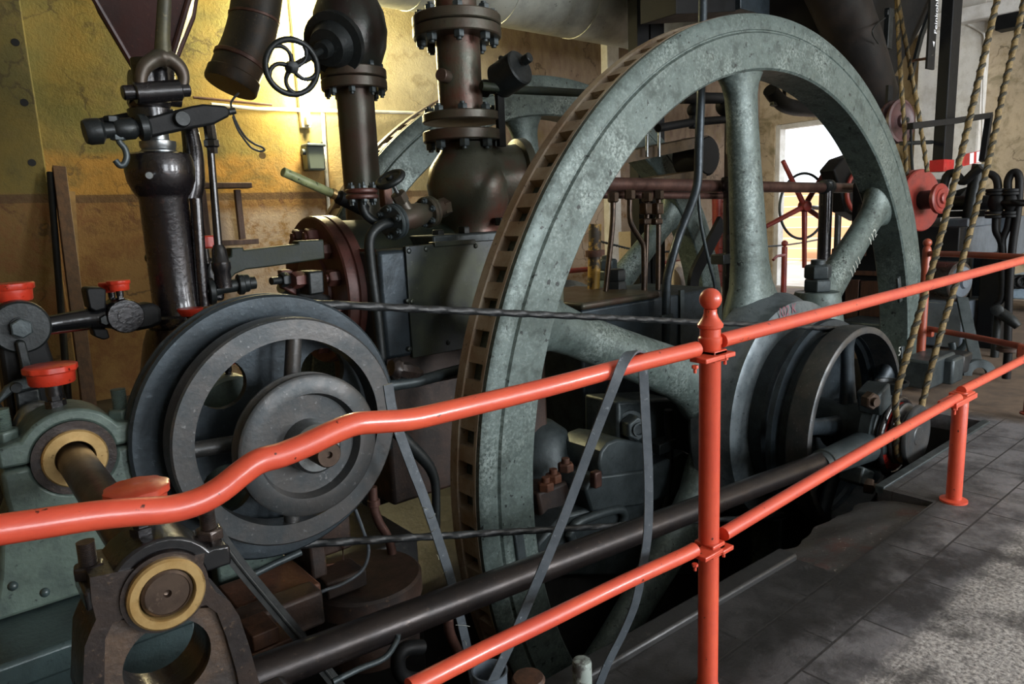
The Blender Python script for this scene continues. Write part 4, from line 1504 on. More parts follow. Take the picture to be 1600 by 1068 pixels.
dome = thing('crank_guard', 'smooth grey casting with rusty nuts behind the lower left of the flywheel', 'casting', P(870, 790, 3.2))
part(dome, 'casting', MB().lathe(P(845, 800, 3.3), (0, 0, 1), [(0, .30), (.1, .29), (.35, .25), (.55, .19), (.62, .1), (.63, 0)], 36), M['iron2'])
part(dome, 'ledge', MB().plate([(840, 770), (905, 745), (925, 790), (850, 830)], 2.95, .2), M['rustdark'], .02)
for (px, py) in ((865, 752), (884, 735), (853, 765)):
    part(dome, 'nut', MB().nut(P(px, py, 2.93), (0, 0, 1), .05, .05, .03), M['rust'], .003)

# ================================================================== STRAPS AND BELTS
pts = [at(x, y, y=q) for x, y, q in ((752, 1100, 1.34), (795, 1010, 1.30), (830, 930, 1.27), (880, 810, 1.22), (925, 690, 1.16), (958, 605, 1.110), (974, 566, 1.104), (986, 551, 1.118), (995, 550, 1.14), (1002, 556, 1.162), (1005, 580, 1.172), (1008, 640, 1.18),
                                 (1013, 740, 1.19), (1012, 830, 1.20), (1003, 890, 1.22), (993, 940, 1.25), (975, 985, 1.29), (950, 1035, 1.33), (930, 1085, 1.36))]
solo('flat_belt', 'long grey flat belt draped over the upper rail left of the post', 'belt', MB().tube(pts, .01, flat=(.0125, .0028), up=(1, -.55, 0), sm=5), M['strap'])
pts = [at(x, y, y=1.93) for x, y in ((606, 600), (615, 650), (640, 720), (665, 785), (700, 890), (718, 960), (737, 1045), (745, 1090))]
fb = thing('frayed_belt', 'frayed grey flat belt slanting down behind the dark rod left of flywheel', 'belt', pts[-1])
part(fb, 'belt', MB().tube(pts, .01, flat=(.017, .003), up=(1, 0, .25), sm=4), M['strap'])
for (px, py, dx, dy) in ((659, 792, 10, 4), (671, 810, 9, -8), (672, 831, 8, -6), (682, 866, 4, 8), (692, 895, 6, -3), (712, 976, 22, 2), (725, 1000, 4, 8)):
    a = at(px, py, y=1.93)
    part(fb, 'loose_thread', MB().tube([a, at(px + dx * .6, py + dy * .3, y=1.91), at(px + dx, py + dy, y=1.9)], .0012, 6, 3), M['paintmark'])
pts = [at(x, y, y=1.93) for x, y in ((325, 810), (350, 850), (380, 890), (430, 950), (470, 998), (515, 1055), (540, 1085))]
vbel = thing('ribbed_belt', 'black ribbed belt slanting down beside the oily foreground bearing', 'belt', pts[-1])
part(vbel, 'belt', MB().tube(pts, .01, flat=(.019, .004), up=(1, 0, .4), sm=4), M['beltblack'])
part(vbel, 'belt_rib', MB().tube([p + V((0, -.006, 0)) for p in pts], .0055, 8, 4), M['beltblack'])

# ================================================================== RUSTY BED AND SMALL PIPES BELOW THE PULLEY
rb = thing('rusty_bed', 'rusty cast bed with flanged foot below the stepped pulley', 'machine bed', P(460, 980, 2.3))
x0, x1b = P(395, 930, 2.2).x, P(500, 930, 2.2).x
ztp = P(440, 905, 2.3).z
part(rb, 'foot_plate', MB().bx(x0 - .05, x1b, 2.18, 2.42, ztp - .07, ztp), M['rust'], .008)
part(rb, 'foot_hole', MB().lathe(P(423, 926, 2.26), (0, 0, 1), [(-.01, .028), (.004, .034), (.006, .03), (-.004, .02), (-.004, 0)], 24), M['steel'])
part(rb, 'web', MB().bx(P(475, 850, 2.35).x, P(500, 850, 2.35).x, 2.3, 2.6, ztp - .05, P(480, 840, 2.35).z), M['rustdark'], .01)
part(rb, 'panel', MB().bx(P(500, 860, 2.45).x, P(550, 860, 2.45).x, 2.44, 2.6, ztp - .05, P(500, 800, 2.45).z), M['rustdark'], .012)
fr = [P(x, y, 2.43) for x, y in ((504, 852), (535, 848), (537, 878), (506, 884))]
part(rb, 'panel_border', MB().tube(fr, .008, 8, closed=True), M['rust'])
part(rb, 'step', MB().bx(P(500, 900, 2.35).x, P(565, 900, 2.35).x, 2.3, 2.44, P(520, 925, 2.35).z, P(520, 897, 2.35).z), M['rustdark'], .01)
part(rb, 'lower_rail', MB().bx(P(390, 965, 2.15).x - .1, P(500, 965, 2.15).x, 2.1, 2.2, P(450, 985, 2.15).z, P(450, 930, 2.15).z), M['rustdark'], .012)
part(rb, 'red_flag', MB().plate([(455, 845), (470, 845), (465, 872)], 2.4, .01), M['rust'])
rbz = P(560, 905, 2.4).z
bs = thing('stool_casting', 'dark round cast base plate covered with grit below the pulley', 'casting', (P(560, 900, 2.42).x, 2.42, rbz - .3))
part(bs, 'base', MB().lathe((P(570, 900, 2.42).x, 2.42, rbz - .3), (0, 0, 1), [(0, .2), (.2, .2), (.22, .225), (.29, .225), (.3, .215), (.3, 0)], 40), M['rustdark'])
for (px, py, w_, hh) in ((405, 985, .08, .05), (418, 1005, .13, .045)):
    c = P(px, py, 2.02)
    solo('wood_block', 'rusty brown packing block %s the green bed' % ('on top of another beside' if w_ < .1 else 'lowest in the stack beside'), 'block', MB().box(c, (w_, .12, hh)), M['wood'], .004)
m = MB().tube([P(x, y, 2.25) for x, y in ((555, 795), (568, 830), (576, 860), (566, 890), (535, 912), (500, 925), (475, 945), (455, 968))], .0065, 8, 5)
solo('thin_hose', 'thin grey hose curling down under the stepped pulley', 'hose', m, M['strap'])
m = MB().tube([P(x, y, 2.5) for x, y in ((582, 760), (584, 790), (592, 815), (604, 835), (612, 860), (615, 900), (615, 945))], .019, 12, 4)
m.lathe(P(584, 785, 2.5), (0, 0, 1), [(-.015, .022), (-.012, .026), (.012, .026), (.015, .022)], 16)
solo('drain_pipe', 'rusty brown drain pipe below right of the stepped pulley', 'pipe', m, M['rustpipe'])
m = MB().tube([P(x, y, 2.6) for x, y in ((618, 672), (640, 695), (660, 715), (674, 735), (681, 765), (681, 840))], [.03, .03, .028, .024, .02, .02], 14, 4)
solo('elbow_pipe', 'dark elbow pipe curving down behind the frayed belt', 'pipe', m, M['iron'])
m = MB().tube([P(x, y, 2.1) for x, y in ((700, 960), (702, 985), (712, 1010), (725, 1035))], .02, 12, 4)
solo('crooked_pipe', 'rusty crooked pipe end below the dark rod near the frayed belt', 'pipe', m, M['rustpipe'])
m = MB().tube([P(x, y, 1.85) for x, y in ((660, 1010), (636, 1012), (624, 1022), (622, 1040), (630, 1056), (655, 1062), (690, 1058))], .024, 12, 4)
solo('u_bend_pipe', 'black pipe bend lying in the dark pit at the bottom centre-left', 'pipe', m, M['black'])
m = MB().tube([P(x, y, 1.7) for x, y in ((520, 1065), (560, 1045), (600, 1028), (618, 1004), (622, 990))], .009, 10, 4)
solo('thin_pit_pipe', 'thin bent rod low in the pit under the dark connecting rod', 'rod', m, M['iron2'])
m = MB().tube([at(x, y, y=2.2) for x, y in ((380, 905), (430, 880), (470, 862))], .012, 10, 0)
solo('steel_strip', 'narrow greasy steel strip lying on the bed behind the ribbed belt', 'strip', m, M['iron2'])

# cup, pipe stub by the railing
c = P(765, 1046, 1.36)
m = MB().lathe((c.x, 1.36, 0), (0, 0, 1), [(0, 0), (0, .036), (.02, .04), (c.z - .01, .046), (c.z, .048), (c.z, .043), (c.z - .02, .041), (.03, .035), (.03, 0)], 36)
solo('grey_pot', 'small grey open pot beside the hanging belt end at bottom edge', 'pot', m, M['greypaint'])
c = P(909, 1030, 1.36)
m = MB().lathe((c.x, 1.36, 0), (0, 0, 1), [(0, .029), (c.z - .01, .029), (c.z - .002, .026), (c.z, .018), (c.z, 0)], 24)
solo('pipe_stub', 'short upright pipe stub with peeling pale paint at the bottom edge', 'pipe stub', m, worn('peeling_pale_paint', '#8c9690', '#4c4a48', '#c2c6bd', 9, .45, .6, .1, .3, (.46, .52)))
c = P(833, 1062, 1.3)
m = MB().lathe((c.x, 1.32, 0), (0, 0, 1), [(0, .04), (c.z - .02, .04), (c.z - .01, .046), (c.z, .04), (c.z + .005, 0)], 28)
solo('brown_can', 'small brown lidded can between the grey pot and the pipe stub', 'can', m, M['wood'])
# ================================================================== BACK WALL FITTINGS (LEFT)
Yh = 3.3
hp = thing('coal_hopper', 'dark red sheet metal hopper tapering down at the top left corner', 'hopper', P(240, 118, Yh))
c0 = P(243, 108, Yh)
zt0 = P(230, 0, Yh).z
m = MB()
vs = []
for (z, r) in ((c0.z - .02, .075), (zt0, .255), (FZ - .02, .92)):
    for k in range(4):
        a = rad(28 + 90 * k)
        vs.append(V((c0.x + cos(a) * r, Yh + .05 + sin(a) * r, z)))
fs = [(3, 2, 1, 0), (8, 9, 10, 11)]
for i in range(2):
    for k in range(4):
        fs.append((i * 4 + k, i * 4 + (k + 1) % 4, i * 4 + 4 + (k + 1) % 4, i * 4 + 4 + k))
m.add(vs, fs)
part(hp, 'shell', m, M['hopper'])
for k in range(4):
    part(hp, 'corner_angle', MB().tube([vs[k], vs[4 + k], vs[8 + k]], .012, 8), M['hopper'])
part(hp, 'spout', MB().lathe((c0.x, Yh + .05, c0.z - .07), (0, 0, 1), [(0, .06), (.06, .075)], 24), M['oily'])

Yp = 5.5
vp = thing('ventilation_pipe', 'wide dark stove-like pipe coming down through the top of the yellow wall', 'pipe', P(368, 130, Yp))
pp = [P(x, y, Yp) for x, y in ((362, 130), (370, 108), (384, 78), (394, 45), (400, 10), (404, -30), (404, -120), (404, -240))]
part(vp, 'pipe', MB().tube(pp, .178, 32, 4), M['vent'])
dd = (pp[1] - pp[0]).normalized()
part(vp, 'end_collar', MB().lathe(pp[0] - dd * .03, dd, [(0, .15), (0, .185), (.015, .192), (.09, .192), (.1, .18)], 36, closed=False), M['vent'])
part(vp, 'band', MB().lathe(pp[0] + dd * .16, dd, [(0, .18), (.005, .186), (.03, .186), (.035, .18)], 36), M['rustpipe'])
part(vp, 'band', MB().lathe(P(397, 32, Yp), (P(399, 12, Yp) - P(397, 32, Yp)), [(0, .178), (.004, .184), (.02, .184), (.024, .178)], 36), M['rustpipe'])
m = MB().tube([P(x, y, 5.3) for x, y in ((373, 145), (364, 155), (361, 165), (368, 188), (382, 212), (396, 224), (408, 229), (413, 233), (410, 236), (402, 235), (390, 228), (372, 203), (364, 182))], .008, 8, 5)
cb = thing('hanging_cable', 'thin looped cable hanging from the wide pipe with a small round tag', 'cable', P(405, 238, 5.3))
part(cb, 'cable', m, M['strap'])
part(cb, 'tag', MB().cyl(P(410, 243, 5.29), P(410, 243, 5.31), .025, n=20), M['brass'])

m = MB().tube([P(302, 152, 6.95), P(335, 155, 6.95), P(425, 164, 6.95)], .012, 10)
solo('thin_wall_pipe', 'thin rusty pipe running along the yellow wall above the white conduit', 'pipe', m, M['rustpipe'])
m = MB().tube([P(330, 163, 6.94), P(400, 170, 6.94), P(640, 176, 6.94), P(700, 180, 6.94)], .018, 10)
solo('wall_conduit', 'pale horizontal conduit fixed along the yellow wall behind the pipes', 'conduit', m, M['white'])
m = MB().tube([P(504, 170, 6.985), P(508, 240, 6.985), P(514, 335, 6.985)], .02, 10)
solo('vertical_conduit', 'white vertical conduit on the wall right of the grey junction box', 'conduit', m, M['white'])
jc = P(490, 246, 6.93)
jb = thing('junction_box', 'small grey-blue electrical box on the yellow wall behind the thermometer', 'electrical box', (jc.x, 6.9, jc.z - .13))
part(jb, 'housing', MB().box(jc, (.19, .14, .26)), M['galv'], .02)
part(jb, 'lid', MB().box(jc + V((0, -.02, .115)), (.2, .16, .03)), M['greypaint'], .01)
part(jb, 'cable_gland', MB().cyl(jc + V((-.095, -.02, .05)), jc + V((-.13, -.02, .05)), .03, n=16), M['greypaint'])
part(jb, 'lid_screw', MB().cyl(jc + V((.08, -.05, .12)), jc + V((.08, -.05, .15)), .012, n=10), M['steel'])
part(jb, 'lid_screw', MB().cyl(jc + V((-.06, -.05, .12)), jc + V((-.06, -.05, .15)), .012, n=10), M['steel'])

wf = thing('wooden_wall_frame', 'brown wooden ladder-shaped frame fixed to the stained wall behind the column', 'frame', P(350, 385, 6.9))
part(wf, 'shelf', MB().box(P(348, 290, 6.86), (.50, .14, .05)), M['wood'], .005)
for (xa_, xb_) in ((318, 322), (371, 378)):
    a, b = P(xa_, 296, 6.93), P(xb_, 374, 6.93)
    part(wf, 'upright', MB().box((a + b) / 2, (.055, .05, (a.z - b.z))), M['wood'], .004)
part(wf, 'bottom_bar', MB().box(P(358, 379, 6.92), (.55, .06, .05)), M['wood'], .004)

a = P(78, 270, 6.6)
b = at(112, 684, z=0)
m = MB().tube([a, b + V((0, 0, .02))], .024, 12)
solo('iron_bar', 'thin dark iron pipe leaning against the ochre wall at far left', 'bar', m, M['black'])
a = P(92, 262, 6.62)
b = at(146, 686, z=0)
dd = (b - a)
_, u, w_ = basis(dd, (0, 1, 0))
m = MB().tube([a, b], .03, flat=(.03, .045), up=(0, 1, 0))
solo('timber_plank', 'long dark brown timber leaning on the ochre wall beside the iron bar', 'plank', m, M['wood'], .004)
a = P(112, 300, 6.64)
b = at(134, 684, z=0)
solo('thin_lath', 'thin ochre-brown lath leaning behind the dark timber at far left', 'lath', MB().tube([a, b], .02, flat=(.012, .022), up=(0, 1, 0)), worn('raw_lath', '#7d6036', '#6a502c', None, 6, .6, .8, 0, .2))
# sockets in the pier
for (px, py) in ((24, 66), (38, 160), (50, 254)):
    solo('wall_plug', 'small dark plug hole in the left wall pier, %s' % {66: 'topmost of three', 160: 'middle of three', 254: 'lowest of three near the peeling plaster'}[py], 'wall plug', MB().lathe(P(px, py, 6.742), (0, 1, 0), [(0, .028), (.006, .028)], 14), M['black'])

# wall lamp behind the valve bonnet
lp_ = P(476, 95, 6.85)
lamp = thing('tube_lamp', 'glaring vertical tube lamp on the yellow wall behind handwheel and valve', 'lamp', (lp_.x, YB - .02, lp_.z - .6))
part(lamp, 'housing', MB().bx(lp_.x - .05, lp_.x + .05, YB - .06, YB - .002, lp_.z - .62, lp_.z + .75), M['white'], .006)
part(lamp, 'tube', MB().cyl((lp_.x, YB - .11, lp_.z - .58), (lp_.x, YB - .11, lp_.z + .70), .02, n=16), emit('lamp_glass', '#fff1c4', 45.0))
for zz_ in (-.58, .66):
    part(lamp, 'socket', MB().bx(lp_.x - .025, lp_.x + .025, YB - .135, YB - .05, lp_.z + zz_ - .02, lp_.z + zz_ + .06), M['white'], .004)

# ================================================================== OVERHEAD AND BEHIND THE WHEEL
sd0, sd1 = P(850, 46, 5.6), P(600, 6, 5.6)
r_ = .42
zc = sd0.z + r_ * 1.02
sdt = thing('lagged_duct', 'big silver-grey lagged duct running under the ceiling behind the flywheels', 'duct', (5.0, 5.72, zc - r_))
part(sdt, 'shell', MB().cyl((2.6, 5.72, zc), (7.6, 5.72, zc), r_, n=48), M['duct'])
for x in (3.7, 4.7, 5.75, 6.8):
    part(sdt, 'seam', MB().lathe((x, 5.72, zc), (1, 0, 0), [(-.02, r_ - .01), (-.015, r_ + .006), (.015, r_ + .006), (.02, r_ - .01)], 48), M['duct'])
for x in (4.2, 6.3):
    part(sdt, 'hanger', MB().bx(x - .02, x + .02, 5.70, 5.74, zc + r_ - .01, FZ - .005), M['black'])
part(sdt, 'end_cap', MB().lathe((7.6, 5.72, zc), (1, 0, 0), [(0, r_ + .012), (.05, r_ + .012), (.12, r_ * .92), (.16, r_ * .7), (.18, 0)], 48), M['duct'])

Ys = 5.05
stn = thing('steel_stanchion', 'black double steel stanchion rising to the ceiling behind the flywheel', 'stanchion', (P(1018, 60, Ys).x, 5.1, FL))
for (pxa, pxb) in ((996, 1014), (1017, 1038)):
    xa_, xb_ = P(pxa, 40, 5.05).x, P(pxb, 40, 5.05).x
    part(stn, 'channel', MB().bx(xa_, xb_, 5.05, 5.18, FL, FZ - .01), M['black'], .006)
part(stn, 'base_plate', MB().bx(P(990, 40, 5.05).x, P(1044, 40, 5.05).x, 5.0, 5.24, FL, FL + .02), M['black'])
m = MB()
ca, cb_ = P(1058, 10, 4.1), P(1200, 12, 4.1)
ob = thing('overhead_box', 'dark grey overhead sheet box above the crown of the big flywheel', 'duct', (P(1130, 0, 4.1).x, 4.3, P(1130, 20, 4.1).z))
part(ob, 'box', MB().bx(P(1157, 10, 4.0).x, P(1203, 10, 4.0).x, 4.0, 4.5, P(1160, 14, 4.0).z, FZ), M['bluegrey'], .008)
part(ob, 'hood', MB().prism([(P(1157, 10, 4.0).x - .9, 4.05, FZ), (P(1157, 10, 4.0).x - .9, 4.05, P(1060, 38, 4.0).z + .1), (P(1157, 10, 4.0).x, 4.05, P(1157, 16, 4.0).z), (P(1157, 10, 4.0).x, 4.05, FZ)], (0, .4, 0)), M['black'], .006)

cp_ = thing('bent_conduit', 'long dark bent pipe passing behind the flywheel from ceiling to engine bed', 'pipe', P(1043, 480, 3.25))
q = [P(x, y, 3.25) for x, y in ((1099, -60), (1098, 10), (1096, 120), (1092, 230), (1091, 270), (1088, 295), (1078, 325), (1060, 370), (1047, 415), (1042, 440), (1041, 480), (1041, 560))]
q.append(V((q[-1].x, 3.25, -.61)))
part(cp_, 'pipe', MB().tube(q, .032, 14, 4), M['bluegrey'])
part(cp_, 'clip', MB().box(P(1041, 494, 3.22), (.13, .03, .025)), M['iron2'], .003)

Ye = 3.6
vpz0, vpz1 = P(1142, 480, Ye).z, P(1135, 150, Ye).z
vx = P(1142, 330, Ye).x
sp2 = thing('standing_pipe', 'thick black vertical pipe with olive upper half behind the upper spoke', 'pipe', (vx, Ye, -.6))
part(sp2, 'lower_pipe', MB().cyl((vx, Ye, -.6), (vx, Ye, P(1140, 290, Ye).z), .066, n=24), M['oily'])
part(sp2, 'upper_pipe', MB().cyl((vx, Ye, P(1140, 290, Ye).z), (vx, Ye, vpz1), .06, n=24), M['olive'])
part(sp2, 'coupling', MB().lathe((vx, Ye, P(1140, 300, Ye).z), (0, 0, 1), [(0, .07), (.01, .078), (.08, .078), (.09, .086), (.12, .086), (.13, .075)], 24), M['oily'])
part(sp2, 'collar', MB().lathe((vx, Ye, P(1140, 412, Ye).z), (0, 0, 1), [(0, .066), (.01, .074), (.06, .074), (.07, .066)], 24), M['oily'])
part(sp2, 'tee', MB().lathe((vx, Ye, vpz1), (0, 0, 1), [(-.03, .07), (.05, .07), (.06, .085), (.09, .085), (.1, .05), (.2, .05)], 20).cyl(P(1065, 153, Ye), (vx, Ye, P(1140, 153, Ye).z), .045, n=16).sphere(P(1135, 165, Ye), .09, 18, 12), M['black'])
part(sp2, 'side_branch', MB().tube([P(1028, 200, Ye), P(1080, 191, Ye), P(1140, 186, Ye)], .032, 14), M['black'])
part(sp2, 'drop_pipe', MB().tube([P(1086, 153, Ye), P(1084, 200, Ye)], .04, 12).sphere(P(1085, 172, Ye), .06, 14, 10), M['black'])
part(sp2, 'clamp', MB().bx(P(1118, 405, Ye).x, P(1165, 405, Ye).x, Ye - .08, Ye + .05, P(1140, 410, Ye).z, P(1140, 395, Ye).z), M['iron'], .006)

Ym = 3.75
mf = thing('oil_manifold', 'long horizontal dark brown manifold pipe with small drop pipes behind the flywheel', 'pipe', P(1050, 290, Ym))
part(mf, 'main_pipe', MB().tube([P(940, 287, Ym), P(1140, 291, Ym), P(1352, 294, Ym)], .052, 18), M['rustpipe'])
part(mf, 'lower_pipe', MB().tube([P(940, 304, Ym + .05), P(1165, 306, Ym + .05)], .03, 14), M['rustpipe'])
drops = [((958, 308), (957, 350), (951, 410), (946, 458)), ((984, 304), (984, 340), (990, 358), (1004, 380), (1006, 400), (1006, 458)), ((1011, 308), (1010, 380), (1007, 458)), ((1029, 304), (1029, 380), (1028, 458))]
for k, dpts in enumerate(drops):
    dpp = part(mf, 'drop_pipe', MB().tube([P(x, y, Ym - .07) for x, y in dpts], .021, 10, 3), M['copper'])
    part(dpp, 'union_nut', MB().lathe(P(dpts[0][0], dpts[0][1] + 2, Ym - .07), (0, 0, 1), [(-.03, .03), (-.02, .042), (.04, .042), (.05, .03)], 6), M['copper'])
    if k >= 2:
        part(dpp, 'cock', MB().box(P(dpts[0][0] - 2, 326, Ym - .09), (.08, .07, .09)), M['copper'], .01)
        part(dpp, 'cock', MB().box(P(dpts[0][0] - 3, 346, Ym - .09), (.09, .06, .05)), M['copper'], .01)

tp2 = P(1291, 292, Ym)
st2 = thing('tee_standpipe', 'black standpipe with tee head in front of the bright doorway', 'pipe', (tp2.x, Ym, FL))
part(st2, 'pipe', MB().cyl((tp2.x, Ym, FL), (tp2.x, Ym, tp2.z), .068, n=24), M['oily'])
part(st2, 'tee_head', MB().lathe((tp2.x, Ym, tp2.z - .03), (0, 0, 1), [(0, .07), (.02, .08), (.08, .08), (.1, .06), (.1, 0)], 20).lathe((tp2.x - .09, Ym, tp2.z), (1, 0, 0), [(0, .06), (.01, .075), (.17, .075), (.18, .06)], 20), M['iron'])

Yg2 = 3.35
gb_ = thing('crosshead_housing', 'low dark housing with olive lid under the small drop pipes', 'housing', P(1000, 545, Yg2))
z_t = P(980, 466, Yg2).z
xa_, xb_ = P(908, 470, Yg2).x, P(1090, 470, Yg2).x + .3
part(gb_, 'housing', MB().bx(xa_, xb_, Yg2, 4.15, -.6, z_t - .03), M['bluegrey'], .02)
part(gb_, 'lid', MB().bx(xa_ - .02, P(1000, 470, Yg2).x + .2, Yg2 - .03, 4.2, z_t - .03, z_t + .02), M['olive'], .02)
part(gb_, 'side_plate', MB().bx(P(1060, 480, Yg2).x, P(1066, 480, Yg2).x, Yg2 - .02, Yg2, -.2, z_t), M['iron2'])
hx = P(962, 452, 3.75)
nn_ = part(gb_, 'large_nut', MB().nut(hx - V((0, 0, .03)), (0, 0, 1), .085, .1).nut(hx + V((0, 0, .07)), (0, 0, 1), .08, .09), M['iron'], .004)
c = P(940, 455, 3.9)
mp = thing('flaking_pipe', 'short upright pipe with flaking mustard paint seen through the flywheel', 'pipe', P(926, 466, 3.9))
part(mp, 'pipe', MB().cyl(P(927, 466, 3.9), P(930, 350, 3.9), .05, n=20), M['mustard'])
part(mp, 'clamp', MB().lathe(P(928, 397, 3.9), (0, 0, 1), [(-.02, .05), (-.018, .068), (.03, .068), (.032, .05)], 20).box(P(938, 394, 3.86), (.06, .04, .04)), M['rust'])

# belt conveyor and slanting chute
Yb2 = 4.05
bcv = thing('belt_drum', 'dark belt drum with brown flat belt seen between spokes of the wheels', 'belt drum', P(1110, 275, Yb2))
dc = P(1108, 243, Yb2)
part(bcv, 'drum', MB().cyl(dc, dc + V((0, .30, 0)), .185, n=40, bev=.02), M['black'])
w1, w2 = P(1108, 216, Yb2), P(960, 240, Yb2)
part(bcv, 'belt', MB().tube([V((w1.x, Yb2 + .15, w1.z - .02)), V((w2.x, Yb2 + .15, w2.z - .05))], .01, flat=(.14, .045), up=(0, 1, 0)), worn('brown_belt_boards', '#4e3d26', '#3a2e20', '#2a221a', 6, .5, .7, 0, .2))
w1, w2 = P(1105, 268, Yb2), P(940, 288, Yb2)
part(bcv, 'belt', MB().tube([V((w1.x, Yb2 + .15, w1.z - .02)), V((w2.x, Yb2 + .15, w2.z - .05))], .01, flat=(.14, .04), up=(0, 1, 0)), bpy.data.materials['brown_belt_boards'])
for px in (1011, 1030):
    a = P(px, 200, Yb2 - .05)
    b = P(px, 245, Yb2 - .05)
    part(bcv, 'tension_bolt', MB().cyl(b, a, .014, n=10).nut(P(px, 206, Yb2 - .05), (0, 0, 1), .035, .05), M['steel'])
m = MB().tube([P(1128, 345, 4.25), P(1105, 390, 4.25), P(1088, 422, 4.25), P(1083, 440, 4.25), P(1082, 466, 4.25)], .01, flat=(.07, .02), up=(1, 0, .5), sm=3)
solo('black_stay', 'wide black diagonal stay crossing behind the thin rod near the post ball', 'stay', m, M['black'])
m = MB().tube([P(x, y, 3.32) for x, y in ((1091, 300), (1094, 340), (1099, 370), (1108, 410), (1116, 440), (1119, 470))], .014, 10, 3)
solo('thin_bent_rod', 'thin bright bent rod dropping beside the dark bent pipe', 'rod', m, M['iron2'])
m = MB().cyl(V((P(1124, 455, 5.25).x, 5.25, FL)), P(1121, 300, 5.25), .07, n=16)
for k in range(8):
    m.torus(P(1123, 315 + k * 18, 5.25), (0, 0, 1), .07, .012, 16, 6)
solo('red_spindle', 'old red ribbed upright spindle behind the black standing pipe', 'spindle', m, M['darkred'])
rr = thing('rear_railing', 'dull red railing far behind the engine seen through the flywheel', 'railing', P(1020, 470, 6.0))
part(rr, 'rail', MB().tube([P(880, 424, 6.0), P(1000, 413, 6.0), P(1130, 405, 6.0)], .03, 12), M['darkred'])
c = P(1226, 385, 6.0)
part(rr, 'post', MB().cyl((c.x, 6.0, 0), (c.x, 6.0, c.z), .045, n=16, bev=.006), M['darkred'])
part(rr, 'post_ball', MB().sphere((c.x, 6.0, c.z + .05), .052, 18, 12), M['darkred'])
part(rr, 'bracket', MB().tube([P(1226, 398, 5.97), P(1214, 400, 5.97), P(1208, 406, 5.97)], .022, 10), M['darkred'])
m = MB().twist([P(x, y, 6.1) for x, y in ((930, 375), (965, 384), (1000, 391), (1060, 393), (1130, 388), (1226, 383), (1290, 372))], .016, .05, .5, 8, 3)
solo('barrier_chain', 'thin grey barrier chain sagging across the background behind the engine', 'chain', m, M['iron2'])
c = at(1068, 432, y=5.15)
m = MB().lathe(c - V((.28, 0, .02)), (1, .1, 0), [(0, .0), (.01, .15), (.06, .2), (.5, .21), (.58, .17), (.62, .06), (.62, 0)], 24)
solo('cloth_bundle', 'pale rolled cloth bundle lying behind the dark bent pipe', 'bundle', m, M['sack'])
struct('trim_plinth', MB().bx(c.x - .5, c.x + .9, 4.99, 5.5, FL, c.z - .2), M['plaster_far'], .02)
m = MB().box(at(996, 415, y=6.75), (.5, .3, 1.0))
solo('stone_block', 'pale stone block standing against the wall beyond the drop pipes', 'stone block', m, M['plaster_far'], .02)

# star handwheel in the doorway
Yw2 = 5.0
wc2 = P(1257, 322, Yw2)
shw = thing('star_handwheel', 'red star handwheel with thin grey ring in front of the bright doorway', 'handwheel', wc2 - V((0, 0, .5)))
ax = V((-.25, -1, 0)).normalized()
part(shw, 'ring', MB().torus(wc2 - ax * .02, ax, .44, .018, 56, 10), M['iron2'])
_, u, w_ = basis(ax)
for (px, py) in ((1233, 250), (1285, 258), (1212, 354), (1256, 418), (1284, 350)):
    e = P(px, py, Yw2)
    e = e - ax * ((e - wc2).dot(ax)) - ax * 0.0
    part(shw, 'arm', MB().cyl(wc2, e, .038, .03, 14, .004), M['darkred'])
part(shw, 'hub', MB().lathe(wc2, ax, [(-.06, .05), (-.05, .075), (.06, .075), (.08, .05)], 18), M['darkred'])
part(shw, 'stem', MB().cyl(wc2 - ax * .05, P(1310, 328, Yw2 + .3), .03, n=12), M['iron'])
part(shw, 'support', MB().cyl(P(1310, 328, Yw2 + .3), V((P(1310, 328, Yw2 + .3).x, Yw2 + .3, FL)), .05, n=14), M['iron'])

hs = thing('hose_arm', 'thick black curved hose arm above the doorway inside the flywheel', 'hose', P(1260, 180, 5.0))
part(hs, 'hose', MB().tube([P(x, y, 5.0) for x, y in ((1203, 140), (1212, 152), (1225, 163), (1245, 169), (1275, 172), (1300, 176), (1330, 178))], [.09, .1, .085], 14, 4), M['black'])
hh = P(1225, 163, 5.0)
part(hs, 'hanger', MB().cyl(hh, (hh.x, 5.0, FZ - .005), .025, n=10), M['black'])
part(hs, 'bracket', MB().tube([P(1208, 165, 5.0), P(1212, 140, 5.0)], .04, 10).box(P(1216, 163, 5.0), (.3, .06, .04)), M['iron'])

# dark press behind the right half of the wheel
XPm = 7.65
yl, ym_ = at(1304, 420, x=XPm).y, at(1326, 350, x=XPm).y
zl_, zm_ = at(1310, 385, x=XPm).z, at(1340, 285, x=XPm).z
pm = thing('coal_press', 'dark machine block with wooden slat behind the right spoke of flywheel', 'press', (8.1, 3.3, FL))
part(pm, 'body', MB().bx(XPm, 8.6, 2.95, yl, FL, zl_), M['black'], .02)
part(pm, 'upper_body', MB().bx(XPm + .05, 8.5, 2.98, ym_, zl_, zm_), M['black'], .02)
for (pxa, pxb, pya, pyb, nm) in ((1318, 1400, 422, 432, 'slat'), (1322, 1340, 436, 500, 'wood_panel'), (1345, 1400, 438, 500, 'wood_panel'), (1300, 1352, 388, 400, 'slat')):
    a, b = at(pxa, pya, x=XPm - .02), at(pxb, pyb, x=XPm - .02)
    part(pm, nm, MB().bx(XPm - .03, XPm + .005, b.y, a.y, max(b.z, FL), a.z), M['wood'], .004)
a, b = at(1310, 500, x=7.2), at(1420, 530, x=7.2)
part(pm, 'slab', MB().bx(7.2, XPm, b.y, a.y, FL, max(a.z, .1)), M['iron2'], .02)
bx_ = thing('feed_box', 'black flared feed box beside the doorway with red hand ring', 'feed box', P(1320, 300, 4.4))
